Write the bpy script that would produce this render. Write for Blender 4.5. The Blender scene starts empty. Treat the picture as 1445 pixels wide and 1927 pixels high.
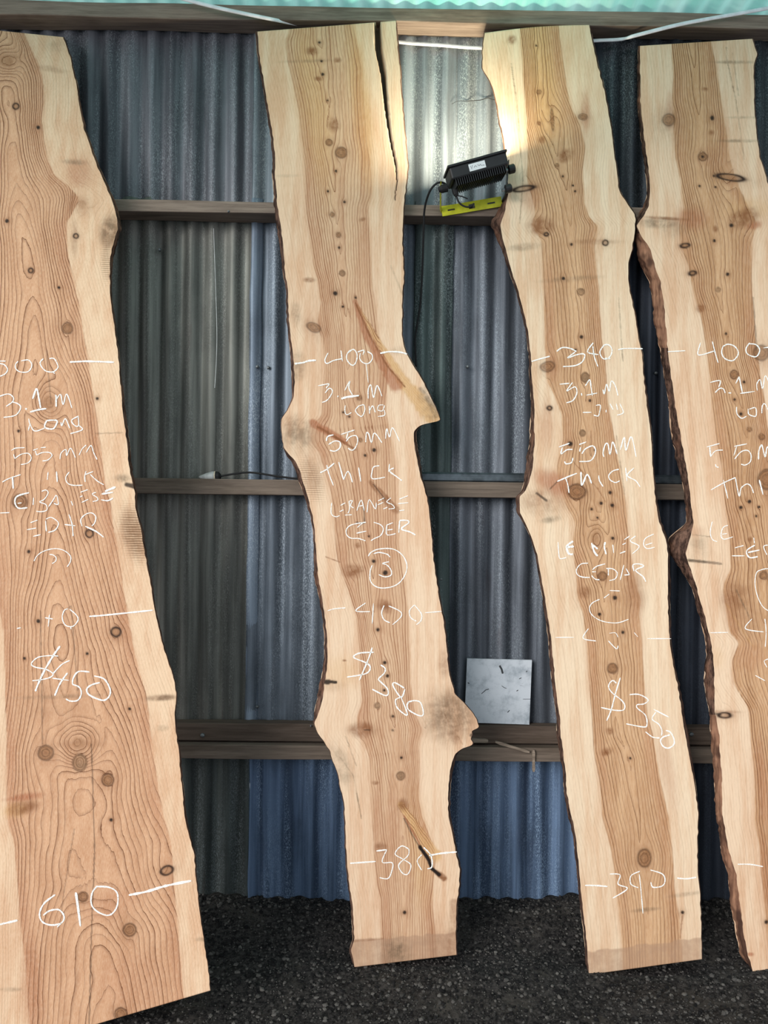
import bpy, math, random
import numpy as np
from mathutils import Vector, Matrix

random.seed(7)
rng = np.random.default_rng(7)
scene = bpy.context.scene
COL = scene.collection

# ------------------------------------------------------------------ camera
F = 1448.0                      # focal length in pixels of the 1445 x 1927 frame
YAW, ROLL = math.radians(0.5), math.radians(0.7)
CAM = np.array([0.0, -2.80, 1.45])
fwd = np.array([math.sin(YAW), math.cos(YAW), 0.0])
r0 = np.array([math.cos(YAW), -math.sin(YAW), 0.0])
u0 = np.array([0.0, 0.0, 1.0])
right = math.cos(ROLL) * r0 + math.sin(ROLL) * u0
up = -math.sin(ROLL) * r0 + math.cos(ROLL) * u0
cd = bpy.data.cameras.new('camera')
cd.sensor_fit = 'VERTICAL'; cd.sensor_height = 24.0; cd.lens = 24.0 * F / 1927.0
cd.clip_start = 0.05; cd.clip_end = 200
cam = bpy.data.objects.new('camera', cd); COL.objects.link(cam)
M = Matrix.Identity(4)
for i in range(3):
    M[i][0] = right[i]; M[i][1] = up[i]; M[i][2] = -fwd[i]; M[i][3] = CAM[i]
cam.matrix_world = M
scene.camera = cam

# ------------------------------------------------------------------ world, sun, exposure
w = bpy.data.worlds.new('world'); scene.world = w; w.use_nodes = True
bg = w.node_tree.nodes['Background']
bg.inputs[0].default_value = (0.86, 0.93, 1.0, 1); bg.inputs[1].default_value = 0.75
sd = bpy.data.lights.new('daylight', 'SUN'); sd.energy = 2.3; sd.angle = math.radians(36); sd.color = (1.0, 0.975, 0.94)
sun = bpy.data.objects.new('daylight', sd); COL.objects.link(sun)
sun.rotation_euler = Vector((0.85, 1.0, -0.45)).to_track_quat('-Z', 'Y').to_euler()
sun.location = (-3, -6, 4)
vs = scene.view_settings
vs.view_transform = 'Standard'; vs.look = 'None'; vs.gamma = 1.0; vs.use_curve_mapping = False
vs.exposure = 0.36


# ------------------------------------------------------------------ helpers
def rays(px, py):
    px = np.asarray(px, float); py = np.asarray(py, float)
    a = ((px - 722.5) / F)[..., None]; b = (-(py - 963.5) / F)[..., None]
    return fwd + right * a + up * b

def at_plane(px, py, yb, k=0.0):
    """point on the plane Y = yb + k*Z seen at a pixel of the photograph"""
    d = rays(px, py)
    t = (yb + k * CAM[2] - CAM[1]) / (d[..., 1] - k * d[..., 2])
    return CAM + d * t[..., None]

def at(px, py, Y):
    return Vector(at_plane(np.array(px), np.array(py), Y))

def lin(r, g, b):
    f = lambda c: (c / 255 / 12.92) if c <= 10 else ((c / 255 + 0.055) / 1.055) ** 2.4
    return (f(r), f(g), f(b), 1.0)

def mesh_np(name, verts, quads=None, tris=None, smooth=True):
    me = bpy.data.meshes.new(name)
    verts = np.asarray(verts, np.float32).reshape(-1, 3)
    loops = []; starts = []; n = 0
    parts = []
    if quads is not None and len(quads):
        q = np.asarray(quads, np.int32).reshape(-1, 4); parts.append((q, 4))
    if tris is not None and len(tris):
        t = np.asarray(tris, np.int32).reshape(-1, 3); parts.append((t, 3))
    for arr, c in parts:
        starts.append(n + np.arange(len(arr), dtype=np.int32) * c); n += len(arr) * c; loops.append(arr.ravel())
    me.vertices.add(len(verts)); me.vertices.foreach_set('co', verts.ravel())
    L = np.concatenate(loops); S = np.concatenate(starts)
    me.loops.add(len(L)); me.loops.foreach_set('vertex_index', L)
    me.polygons.add(len(S)); me.polygons.foreach_set('loop_start', S)
    me.update(calc_edges=True); me.validate()
    me.polygons.foreach_set('use_smooth', np.full(len(me.polygons), smooth, dtype=bool))
    return me

def link(name, me, mat=None, parent=None, loc=None):
    o = bpy.data.objects.new(name, me); COL.objects.link(o)
    if mat is not None and me is not None:
        me.materials.clear(); me.materials.append(mat)
    if parent is not None: o.parent = parent
    if loc is not None: o.location = loc
    return o

def tag(o, label=None, cat=None, group=None, kind=None):
    if label: o['label'] = label
    if cat: o['category'] = cat
    if group: o['group'] = group
    if kind: o['kind'] = kind
    return o

class MB:
    """collects shapes; build() links them as one mesh (coordinates local to the parent's origin)"""
    def __init__(s): s.v = []; s.f = []
    def add(s, vs_, fs):
        b = len(s.v); s.v += [tuple(v) for v in vs_]; s.f += [tuple(i + b for i in f) for f in fs]; return s
    def box(s, lo, hi, mat=None):
        x0, y0, z0 = lo; x1, y1, z1 = hi
        V = [Vector(p) for p in ((x0,y0,z0),(x1,y0,z0),(x1,y1,z0),(x0,y1,z0),(x0,y0,z1),(x1,y0,z1),(x1,y1,z1),(x0,y1,z1))]
        if mat is not None: V = [mat @ p for p in V]
        return s.add(V, [(0,3,2,1),(4,5,6,7),(0,1,5,4),(1,2,6,5),(2,3,7,6),(3,0,4,7)])
    def tube(s, pts, r, n=8, flat=1.0):
        pts = [Vector(p) for p in pts]; rs = r if isinstance(r, (list, tuple)) else [r] * len(pts)
        V = []; N = len(pts)
        ref = Vector((0, 1, 0)) if abs((pts[-1] - pts[0]).normalized().y) < 0.9 else Vector((0, 0, 1))
        for i, p in enumerate(pts):
            t = (pts[min(i + 1, N - 1)] - pts[max(i - 1, 0)]).normalized()
            a = t.cross(ref).normalized(); b = a.cross(t).normalized()
            for j in range(n):
                th = 2 * math.pi * j / n
                V.append(p + a * math.cos(th) * rs[i] + b * math.sin(th) * rs[i] * flat)
        Fs = [(i*n+j, i*n+(j+1) % n, (i+1)*n+(j+1) % n, (i+1)*n+j) for i in range(N-1) for j in range(n)]
        Fs.append(tuple(range(n - 1, -1, -1))); Fs.append(tuple((N-1)*n + j for j in range(n)))
        return s.add(V, Fs)
    def build(s, name, mat, parent=None, bevel=0.0, smooth=False, origin=None):
        o0 = Vector(origin) if origin is not None else Vector((0, 0, 0))
        me = bpy.data.meshes.new(name)
        me.from_pydata([tuple(Vector(v) - o0) for v in s.v], [], s.f); me.update()
        if smooth:
            for p in me.polygons: p.use_smooth = True
        o = link(name, me, mat, parent)
        if parent is None and origin is not None: o.location = o0
        if bevel:
            m = o.modifiers.new('bevel', 'BEVEL'); m.width = bevel; m.segments = 2; m.limit_method = 'ANGLE'
        return o

def spline(pts, n=8):
    pts = [Vector(p) for p in pts]
    if len(pts) < 3:
        return [pts[0].lerp(pts[-1], i / n) for i in range(n + 1)]
    out = []
    P = [pts[0]] + pts + [pts[-1]]
    for i in range(1, len(P) - 2):
        a, b, c, d = P[i-1], P[i], P[i+1], P[i+2]
        for k in range(n):
            t = k / n
            out.append(0.5 * ((2*b) + (c-a)*t + (2*a-5*b+4*c-d)*t*t + (3*b-a-3*c+d)*t**3))
    out.append(pts[-1]); return out

_ng = rng.random((64, 64))
def vnoise(x, y):
    """smooth value noise for arrays"""
    x = np.asarray(x, float); y = np.asarray(y, float)
    xi = np.floor(x).astype(int); yi = np.floor(y).astype(int); fx = x - xi; fy = y - yi
    fx = fx*fx*fx*(fx*(fx*6-15)+10); fy = fy*fy*fy*(fy*(fy*6-15)+10)
    g = lambda a, b: _ng[a % 64, b % 64]
    return (g(xi,yi)*(1-fx)+g(xi+1,yi)*fx)*(1-fy)+(g(xi,yi+1)*(1-fx)+g(xi+1,yi+1)*fx)*fy - 0.5

# ------------------------------------------------------------------ node helpers
class NT:
    def __init__(s, name):
        s.m = bpy.data.materials.new(name); s.m.use_nodes = True
        s.t = s.m.node_tree; s.n = s.t.nodes; s.b = s.n['Principled BSDF']; s.out = s.n['Material Output']
        s._tc = None
    def link(s, a, b): s.t.links.new(a, b)
    def setin(s, sock, v):
        if hasattr(v, 'is_linked') or isinstance(v, bpy.types.NodeSocket): s.link(v, sock)
        else: sock.default_value = v
    def co(s, scale=(1, 1, 1), loc=(0, 0, 0), kind='Object'):
        if s._tc is None: s._tc = s.n.new('ShaderNodeTexCoord')
        mp = s.n.new('ShaderNodeMapping'); mp.inputs['Scale'].default_value = scale; mp.inputs['Location'].default_value = loc
        s.link(s._tc.outputs[kind], mp.inputs[0]); return mp.outputs[0]
    def noise(s, vec, scale=1, detail=3, rough=0.55, dist=0):
        n = s.n.new('ShaderNodeTexNoise'); s.link(vec, n.inputs['Vector'])
        n.inputs['Scale'].default_value = scale; n.inputs['Detail'].default_value = detail
        n.inputs['Roughness'].default_value = rough; n.inputs['Distortion'].default_value = dist
        return n.outputs[0]
    def math(s, op, a, b=0.0, c=0.0, clamp=False):
        n = s.n.new('ShaderNodeMath'); n.operation = op; n.use_clamp = clamp
        s.setin(n.inputs[0], a); s.setin(n.inputs[1], b); s.setin(n.inputs[2], c); return n.outputs[0]
    def ramp(s, v, a, b, lo=0.0, hi=1.0):
        n = s.n.new('ShaderNodeMapRange'); n.clamp = True; n.interpolation_type = 'SMOOTHSTEP'
        s.link(v, n.inputs[0]); n.inputs[1].default_value = a; n.inputs[2].default_value = b
        n.inputs[3].default_value = lo; n.inputs[4].default_value = hi; return n.outputs[0]
    def mix(s, fac, a, b, mode='MIX'):
        n = s.n.new('ShaderNodeMix'); n.data_type = 'RGBA'; n.blend_type = mode
        s.setin(n.inputs[0], fac); s.setin(n.inputs[6], a); s.setin(n.inputs[7], b); return n.outputs[2]
    def attr(s, name):
        n = s.n.new('ShaderNodeAttribute'); n.attribute_name = name; return n
    def xyz(s, v):
        n = s.n.new('ShaderNodeSeparateXYZ'); s.link(v, n.inputs[0]); return n.outputs
    def bump(s, h, strength=0.3, dist=0.002):
        n = s.n.new('ShaderNodeBump'); n.inputs['Strength'].default_value = strength; n.inputs['Distance'].default_value = dist
        s.link(h, n.inputs['Height']); s.link(n.outputs[0], s.b.inputs['Normal'])
    def fin(s, col=None, rough=0.6, metal=0.0, spec=0.4):
        if col is not None: s.setin(s.b.inputs['Base Color'], col)
        s.setin(s.b.inputs['Roughness'], rough); s.setin(s.b.inputs['Metallic'], metal)
        s.b.inputs['Specular IOR Level'].default_value = spec
        return s.m

# ------------------------------------------------------------------ materials
def mat_plain(name, rgb, rough=0.5, metal=0.0, var=0.12, scale=40, bump=0.0):
    t = NT(name); n = t.noise(t.co(), scale, 4)
    c = lin(*rgb)
    d = tuple(x * (1 - var * 2) for x in c[:3]) + (1,); l = tuple(min(1, x * (1 + var)) for x in c[:3]) + (1,)
    if bump: t.bump(n, bump, 0.002)
    return t.fin(t.mix(t.ramp(n, 0.3, 0.7), d, l), rough, metal)

def mat_cedar(name, sap=(212, 170, 136), sap2=(228, 198, 168), heart=(211, 163, 118), heart2=(190, 138, 94), line=(120, 74, 42), lstr=0.75):
    t = NT(name)
    ph = t.attr('phase').outputs['Fac']
    A = t.xyz(t.attr('fa').outputs['Vector']); B = t.xyz(t.attr('fb').outputs['Vector']); Cc = t.xyz(t.attr('fc').outputs['Vector'])
    heart_m, red, brown = A[0], A[1], A[2]; grey, knot, ring = B[0], B[1], B[2]; dark, hatch, amber = Cc[0], Cc[1], Cc[2]
    wob = t.noise(t.co((60, 60, 4)), 1, 3)
    p = t.math('ADD', ph, t.math('MULTIPLY', t.math('SUBTRACT', wob, 0.5), 0.5))
    fr = t.math('FRACT', p); fl = t.math('FLOOR', p)
    wn = t.n.new('ShaderNodeTexWhiteNoise'); wn.noise_dimensions = '1D'; t.link(fl, wn.inputs['W'])
    gr = t.math('MAXIMUM', t.attr('grad').outputs['Fac'], 0.004)
    dpx = t.math('DIVIDE', t.math('SUBTRACT', 1.0, fr), gr)                 # distance to the ring edge, in photo pixels
    thin = t.ramp(dpx, 2.1, 0.3)
    soft = t.math('MULTIPLY', t.ramp(dpx, 9.0, 0.6), t.math('MULTIPLY', t.math('POWER', fr, 1.5), 0.42))
    lw = t.math('MAXIMUM', thin, soft)
    lw = t.math('MULTIPLY', lw, t.ramp(fr, 0.0, 0.06))
    lw = t.math('MULTIPLY', lw, t.math('MULTIPLY_ADD', wn.outputs[0], 0.85, 0.42))
    patch = t.noise(t.co((14, 14, 2.2)), 1, 3)
    lw = t.math('MULTIPLY', lw, t.ramp(patch, 0.25, 0.7, 0.6, 1.2))
    fib = t.noise(t.co((520, 520, 10)), 1, 2, 0.6)
    broad = t.noise(t.co((40, 40, 1.6), (3, 1, 2)), 1, 3)
    cl2 = t.noise(t.co((5, 5, 2.0), (4, 2, 8)), 1, 3)
    sapc = t.mix(t.ramp(t.math('ADD', t.math('MULTIPLY', broad, .55), t.math('MULTIPLY', cl2, .45)), 0.36, 0.62), lin(*sap), lin(*sap2))
    hc = t.mix(t.ramp(broad, 0.32, 0.68), lin(*heart), lin(*heart2))
    edgew = t.math('ADD', heart_m, t.math('MULTIPLY', t.math('SUBTRACT', t.noise(t.co((90, 90, 7)), 1, 3), 0.5), 0.35))
    hm = t.ramp(edgew, 0.38, 0.62)
    col = t.mix(hm, sapc, hc)
    col = t.mix(t.math('MULTIPLY', amber, 0.85), col, lin(206, 160, 104))
    col = t.mix(t.math('MULTIPLY', red, 0.9), col, lin(164, 96, 60))
    col = t.mix(t.ramp(fib, 0.35, 0.75, 0.0, 0.16), col, lin(250, 230, 204))
    col = t.mix(t.ramp(fib, 0.5, 0.2, 0.0, 0.16), col, lin(130, 90, 60))
    lm = t.math('MULTIPLY', lw, t.math('MULTIPLY_ADD', hm, lstr * 0.95, lstr * 0.22), clamp=True)
    col = t.mix(lm, col, lin(*line))
    cloud = t.noise(t.co((35, 35, 35)), 1, 4, 0.65)
    col = t.mix(t.math('MULTIPLY', t.attr('seal').outputs['Fac'], t.ramp(cloud, .3, .7, .45, .7)), col, lin(164, 130, 106))
    bm = t.math('MULTIPLY', brown, t.ramp(cloud, 0.25, 0.65, 0.35, 1.0))
    col = t.mix(t.math('MULTIPLY', bm, 0.9), col, lin(126, 76, 42))
    gm = t.math('MULTIPLY', grey, t.ramp(cloud, 0.3, 0.7, 0.3, 1.0))
    col = t.mix(t.math('MULTIPLY', gm, 0.82), col, lin(98, 80, 60))
    kn = t.noise(t.co((160, 160, 160)), 1, 3)
    col = t.mix(t.math('MULTIPLY', knot, 0.58), col, t.mix(t.ramp(kn, 0.3, 0.7), lin(116, 74, 44), lin(158, 110, 70)))
    col = t.mix(t.math('MULTIPLY', ring, 1.0, clamp=True), col, lin(40, 22, 14))
    z = t.xyz(t.co((1, 1, 1)))[2]
    hz = t.math('SINE', t.math('ADD', t.math('MULTIPLY', z, 860.0), t.math('MULTIPLY', t.noise(t.co((20, 20, 60)), 1, 2), 5.0)))
    col = t.mix(t.math('MULTIPLY', hatch, t.ramp(hz, -0.3, 0.7, 0.15, 0.85)), col, lin(104, 74, 46))
    col = t.mix(dark, col, lin(30, 19, 14))
    h = t.math('ADD', t.math('MULTIPLY', fib, 0.5), t.math('MULTIPLY', lw, 0.5))
    t.bump(h, 0.25, 0.001)
    return t.fin(col, 0.72, 0, 0.25)

def mat_bark():
    t = NT('cedar_bark')
    a = t.noise(t.co((60, 60, 22)), 1, 5, 0.65); b = t.noise(t.co((18, 18, 9), (2, 5, 1)), 1, 3)
    col = t.mix(t.ramp(a, 0.35, 0.68), lin(46, 32, 27), lin(122, 92, 78))
    col = t.mix(t.ramp(b, 0.55, 0.72, 0, 0.55), col, lin(132, 92, 72))
    t.bump(a, 0.9, 0.008)
    return t.fin(col, 0.9, 0, 0.15)

def mat_bare_side():
    t = NT('cedar_inner_bark')
    a = t.noise(t.co((70, 70, 10)), 1, 4, 0.6); b = t.noise(t.co((14, 14, 7)), 1, 3)
    col = t.mix(t.ramp(a, 0.3, 0.7), lin(112, 78, 62), lin(170, 126, 100))
    col = t.mix(t.ramp(b, 0.5, 0.62, 0, 0.8), col, lin(66, 44, 36))
    t.bump(a, 0.5, 0.004)
    return t.fin(col, 0.85, 0, 0.2)

def mat_chalk():
    t = NT('white_chalk')
    n = t.noise(t.co((700, 700, 260)), 1, 2, 0.6)
    t.fin(lin(246, 244, 238), 0.95, 0, 0.1)
    tr = t.n.new('ShaderNodeBsdfTransparent'); mx = t.n.new('ShaderNodeMixShader')
    t.link(t.ramp(n, 0.28, 0.46, 0.15, 1.0), mx.inputs[0]); t.link(tr.outputs[0], mx.inputs[1]); t.link(t.b.outputs[0], mx.inputs[2])
    t.link(mx.outputs[0], t.out.inputs[0])
    return t.m

def mat_sheet(name, dark, light, speck=(150, 160, 165), rust=0.25, sp=0.5):
    t = NT(name)
    st = t.noise(t.co((26, 26, 0.9)), 1, 4, 0.6)
    bl = t.noise(t.co((5, 5, 3), (1, 4, 2)), 1, 4, 0.6)
    fi = t.noise(t.co((420, 420, 150)), 1, 3, 0.7)
    col = t.mix(t.ramp(st, 0.35, 0.68), lin(*dark), lin(*light))
    col = t.mix(t.ramp(bl, 0.45, 0.75, 0, 0.45), col, lin(*[c * 0.62 for c in dark]))
    spm = t.math('MULTIPLY', t.ramp(fi, 0.47, 0.66), t.ramp(t.noise(t.co((22, 22, 1.4), (7, 2, 5)), 1, 4), 0.42, 0.66, 0.08, sp * 1.3))
    col = t.mix(spm, col, lin(*speck))
    r = t.noise(t.co((12, 12, 1.3), (3, 9, 4)), 1, 5, 0.7)
    col = t.mix(t.math('MULTIPLY', t.ramp(r, 0.58, 0.75), rust), col, lin(84, 62, 54))
    t.bump(fi, 0.12, 0.001)
    return t.fin(col, 0.55, 0.35, 0.4)

def mat_timber(name, a=(100, 88, 79), b=(126, 112, 100)):
    t = NT(name)
    g = t.noise(t.co((5, 110, 110)), 1, 5, 0.7); bl = t.noise(t.co((3, 12, 12), (2, 2, 2)), 1, 4)
    col = t.mix(t.ramp(g, 0.3, 0.7), lin(*a), lin(*b))
    col = t.mix(t.ramp(bl, 0.50, 0.72, 0, 0.6), col, lin(76, 64, 54))
    t.bump(g, 0.4, 0.003)
    return t.fin(col, 0.85, 0, 0.2)

def mat_roof():
    t = NT('teal_translucent_sheet')
    n = t.noise(t.co((9, 2, 9)), 1, 4, 0.6)
    col = t.mix(t.ramp(n, 0.35, 0.7), lin(122, 214, 202), lin(176, 238, 228))
    t.fin(col, 0.5, 0, 0.3)
    tl = t.n.new('ShaderNodeBsdfTranslucent'); t.link(t.mix(0.28, col, (0.9, 0.93, 0.93, 1)), tl.inputs[0])
    mx = t.n.new('ShaderNodeMixShader'); mx.inputs[0].default_value = 0.5
    t.link(t.b.outputs[0], mx.inputs[1]); t.link(tl.outputs[0], mx.inputs[2]); t.link(mx.outputs[0], t.out.inputs[0])
    return t.m

def mat_gravel(name, stones=False):
    t = NT(name)
    n = t.noise(t.co((1, 1, 1)), 70, 5, 0.7); b = t.noise(t.co((1, 1, 1)), 5, 4, 0.6)
    col = t.mix(t.ramp(n, 0.35, 0.7), lin(20, 19, 20), lin(70, 66, 64))
    if stones:
        g = t.n.new('ShaderNodeNewGeometry')
        col = t.mix(t.math('POWER', g.outputs['Random Per Island'], 2.0), lin(24, 23, 24), lin(104, 100, 96))
        col = t.mix(t.ramp(n, 0.4, 0.7, 0, 0.5), col, lin(40, 38, 38))
    else:
        col = t.mix(t.ramp(b, 0.5, 0.7, 0, 0.7), col, lin(74, 69, 64))
    t.bump(n, 0.9, 0.006)
    return t.fin(col, 0.95, 0, 0.15)

def mat_emit(name, rgb, strength):
    t = NT(name); t.fin(lin(*rgb), 0.3)
    t.b.inputs['Emission Color'].default_value = lin(*rgb); t.b.inputs['Emission Strength'].default_value = strength
    return t.m

BARK = mat_bark(); BARE = mat_bare_side(); CHALK = mat_chalk()
TIMBER = mat_timber('weathered_timber'); TIMBER3 = mat_timber('paler_timber', (116, 101, 91), (146, 130, 117)); TIMBER2 = mat_timber('shaded_timber', (78, 66, 58), (104, 90, 80))  # the last is coloured darker for the shade under the overhang
STEEL = mat_plain('galvanised_steel', (140, 146, 150), 0.4, 0.8)
BLACK = mat_plain('black_housing', (30, 30, 32), 0.45)
RUBBER = mat_plain('black_rubber', (26, 25, 26), 0.7)

# ------------------------------------------------------------------ the setting
# corrugated back wall: overlapping sheets in three rows
PITCH, AMP = 0.076, 0.0095
wall = link('wall_back', None); tag(wall, 'rusty corrugated iron shed wall behind the slabs', None, kind='structure')
wall.empty_display_size = 0.2
def sheet(x0, x1, z0, z1, yoff, mat, ragged=0.0, seed=0):
    nx = max(8, int((x1 - x0) / PITCH * 12)); nz = max(6, int((z1 - z0) / 0.05))
    X, Z = np.meshgrid(np.linspace(x0, x1, nx + 1), np.linspace(z0, z1, nz + 1))
    Y = yoff - AMP * np.cos(2 * math.pi * X / PITCH) + 0.006 * vnoise(X * 2.3 + seed, Z * 1.7) + 0.003 * vnoise(X * 9 + seed, Z * 5)
    Zr = Z + ragged * vnoise(X * 25 + seed, Z * 0 + seed) * (Z <= z0 + 1e-6)
    Xr = X + 0.006 * vnoise(Z * 9 + seed, X * 0 + seed) * ((X <= x0 + 1e-6) | (X >= x1 - 1e-6))
    V = np.stack([Xr, Y, Zr], -1).reshape(-1, 3)
    i = np.arange(nz)[:, None] * (nx + 1) + np.arange(nx)[None]
    q = np.stack([i, i + 1, i + nx + 2, i + nx + 1], -1).reshape(-1, 4)
    o = link('corrugated_sheet', mesh_np('corrugated_sheet', V, q), mat, wall)
    m = o.modifiers.new('thick', 'SOLIDIFY'); m.thickness = 0.0012; m.offset = 1
    return o
xs = lambda px, py: at(px, py, 0.0).x
m_u1 = mat_sheet('iron_charcoal', (76, 75, 82), (120, 120, 127), (172, 176, 182), 0.15, 0.55)
m_u2 = mat_sheet('iron_pale', (98, 105, 112), (142, 150, 158), (190, 200, 202), 0.2, 0.8)
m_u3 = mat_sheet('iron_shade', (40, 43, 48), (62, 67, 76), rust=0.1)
m_l1 = mat_sheet('iron_olive', (84, 84, 80), (128, 128, 121), (166, 168, 162), 0.5, 0.4)
m_l2 = mat_sheet('iron_blue_grey', (74, 82, 92), (124, 134, 146), (182, 192, 202), 0.3, 0.6)
m_l3 = mat_sheet('iron_slate', (68, 73, 82), (114, 120, 130), (166, 176, 184), 0.3, 0.5)
m_r = mat_sheet('iron_slate_in_shade', (38, 43, 54), (62, 70, 84), (96, 106, 120), 0.15, 0.3)  # shade beside the slabs put into the colour of the right-hand sheets
m_b1 = mat_sheet('iron_dark_olive', (52, 58, 57), (86, 93, 91), rust=0.3)
m_b2 = mat_sheet('iron_blue', (60, 77, 102), (112, 136, 168), (166, 192, 220), 0.12, 0.7)
zg1, zg4 = at(700, 405, 0).z, at(700, 1400, 0).z
# lowest row
sheet(-2.2, xs(470, 1550), -0.12, zg4 + 0.06, 0.004, m_b1, 0.03, 1)
sheet(xs(469, 1550), xs(842, 1550), -0.12, zg4 + 0.06, -0.002, m_b2, 0.03, 2)
sheet(xs(838, 1550), xs(1205, 1550), -0.12, zg4 + 0.06, 0.004, m_b2, 0.03, 3)
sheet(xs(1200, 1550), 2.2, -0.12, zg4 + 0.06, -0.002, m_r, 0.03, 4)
# middle row
L1 = sheet(-2.2, xs(470, 900), zg4 - 0.04, zg1 + 0.05, 0.000, m_l1, 0.01, 5)
sheet(xs(468, 900), xs(846, 900), zg4 - 0.04, zg1 + 0.05, -0.006, m_l2, 0.01, 6)
sheet(xs(842, 900), xs(1155, 900), zg4 - 0.04, zg1 + 0.05, -0.001, m_l3, 0.01, 7)
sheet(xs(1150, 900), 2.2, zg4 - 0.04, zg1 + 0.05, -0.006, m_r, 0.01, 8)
m_seam_hl = mat_sheet('iron_seam_highlight', (104, 116, 132), (150, 164, 180), (206, 216, 226), 0.2, 0.8)  # highlight along the lapped seam, painted as a narrow lighter sheet
m_gl = mat_sheet('iron_green_grey', (58, 68, 68), (96, 110, 108), (170, 182, 184), 0.35, 0.7)
sheet(xs(468, 900), xs(489, 900), zg4 - 0.05, zg1 + 0.05, -0.0085, m_seam_hl, 0.01, 13)
sheet(xs(775, 900), xs(848, 900), zg4 - 0.05, zg1 + 0.05, -0.0085, m_gl, 0.01, 14)
# upper row
ztop = at(700, 20, 0).z + 0.03
sheet(-2.2, xs(478, 250), zg1 - 0.02, ztop, -0.004, m_u1, 0.02, 9)
sheet(xs(476, 250), xs(858, 250), zg1 - 0.02, ztop, -0.010, m_u2, 0.02, 10)
U3 = sheet(xs(853, 250), xs(1105, 250), zg1 - 0.02, ztop, -0.005, m_u2, 0.02, 11)
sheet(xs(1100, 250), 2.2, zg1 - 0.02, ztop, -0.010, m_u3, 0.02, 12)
# thin pale line and roofing nails on the sheets
mb = MB(); pts = [at(x, y, -0.016) for x, y in ((402, 430), (405, 520), (408, 620), (407, 680), (404, 730))]
mb.tube(spline(pts, 5), 0.0011, 5); mb.build('pale_line', mat_plain('pale_line_tone', (214, 216, 214), 0.6), L1)
mb = MB(); mb.tube(spline([at(x, y, -0.0175) for x, y in ((850, 196), (862, 190), (882, 190), (905, 188), (918, 184), (926, 187), (937, 188))], 4), [.0008] * 8 + [.0014] * 17, 5); mb.build('torn_edge', mat_plain('dark_tear', (34, 34, 36), .8), U3)
NAILM = mat_plain('nail_head', (120, 124, 126), 0.5, 0.6)
def nail(px, py, Y, parent, r=0.006):
    p = at(px, py, Y); mb = MB()
    mb.tube([p + Vector((0, 0.004, 0)), p, p + Vector((0, -0.003, 0)), p + Vector((0, -0.005, 0))], [r, r, r * .85, r * .35], 10)
    return mb.build('nail', NAILM, parent, smooth=True)
for px, py in ((484, 1330), (484, 690), (505, 692), (830, 1090), (1068, 703), (1234, 702), (300, 470), (920, 1300), (880, 690), (1205, 1060)):
    nail(px, py, -0.016, wall)

# timber rails: boxes with slightly wandering edges
def rail(name, y_top, y_bot, depth, mat, label, px0=-420, px1=1900, z_ref=722, wob=0.004, front=None):
    Yf = -depth if front is None else front
    zt, zb = at(z_ref, y_top, Yf).z, at(z_ref, y_bot, Yf).z
    x0, x1 = at(px0, 960, Yf).x, at(px1, 960, Yf).x
    nx = 90; xa = np.linspace(x0, x1, nx)
    prof = [(Yf, zb), (Yf, zt), (-0.012, zt), (-0.012, zb)]
    V = []
    for j, (py, pz) in enumerate(prof):
        V.append(np.stack([xa, py + wob * vnoise(xa * 3 + j * 7, xa * 0 + y_top) * (py == Yf), pz + wob * vnoise(xa * 2.3 + j * 3, xa * 0 + 5 + y_top)], -1))
    V = np.concatenate(V); q = []
    for j in range(4):
        a = j * nx; b = ((j + 1) % 4) * nx
        i = np.arange(nx - 1); q.append(np.stack([a + i, a + i + 1, b + i + 1, b + i], -1))
    q = np.concatenate(q)
    q = np.concatenate([q, np.array([[0, nx, 2*nx, 3*nx], [nx-1, 4*nx-1, 3*nx-1, 2*nx-1]])])
    o = link(name, mesh_np(name, V, q, smooth=False), mat)
    m = o.modifiers.new('bevel', 'BEVEL'); m.width = 0.003; m.segments = 2; m.limit_method = 'ANGLE'
    tag(o, label, None, kind='structure'); return o
t1 = rail('trim_1', 13, 40, 0.095, TIMBER3, 'weathered timber wall plate along the top under the teal roof', wob=0.008)
t2 = rail('trim_2', 383, 405, 0.100, TIMBER3, 'weathered timber rail behind the floodlight bracket')
t3 = rail('trim_3', 905, 934, 0.070, TIMBER, 'brown timber rail crossing the wall at mid height')
t4 = rail('trim_4', 1364, 1397, 0.060, TIMBER2, 'timber rail under the leaning white board, coloured dark for overhang shade')
t5 = rail('trim_5', 1405, 1431, 0.085, TIMBER, 'lower grey timber rail just above the blue iron')
for px, py in ((381, 1384), (1301, 1382)):
    b = nail(px, py, -0.064, t4, 0.008); b.name = 'bolt'
for px, py in ((585, 1366), (430, 398)):
    nail(px, py, -0.1 if py < 500 else -0.064, t2 if py < 500 else t4, 0.004)

# roof of teal translucent corrugated sheet, ridges running out from the wall
def roof():
    z0 = at(722, 13, -0.095).z + 0.012
    xa = np.arange(-2.4, 2.4, PITCH / 10); ya = np.linspace(0.05, -2.2, 24)
    X, Y = np.meshgrid(xa, ya)
    Z = z0 + 0.0085 * np.cos(2 * math.pi * X / PITCH) + 0.10 * (-Y) + 0.004 * vnoise(X * 2, Y * 3)
    V = np.stack([X, Y, Z], -1).reshape(-1, 3); nx = len(xa)
    i = np.arange(len(ya) - 1)[:, None] * nx + np.arange(nx - 1)[None]
    q = np.stack([i, i + 1, i + nx + 1, i + nx], -1).reshape(-1, 4)
    o = link('ceiling', mesh_np('ceiling', V, q), mat_roof())
    tag(o, 'teal translucent corrugated roof sheet above the timber plate', None, kind='structure')
roof()

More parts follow.
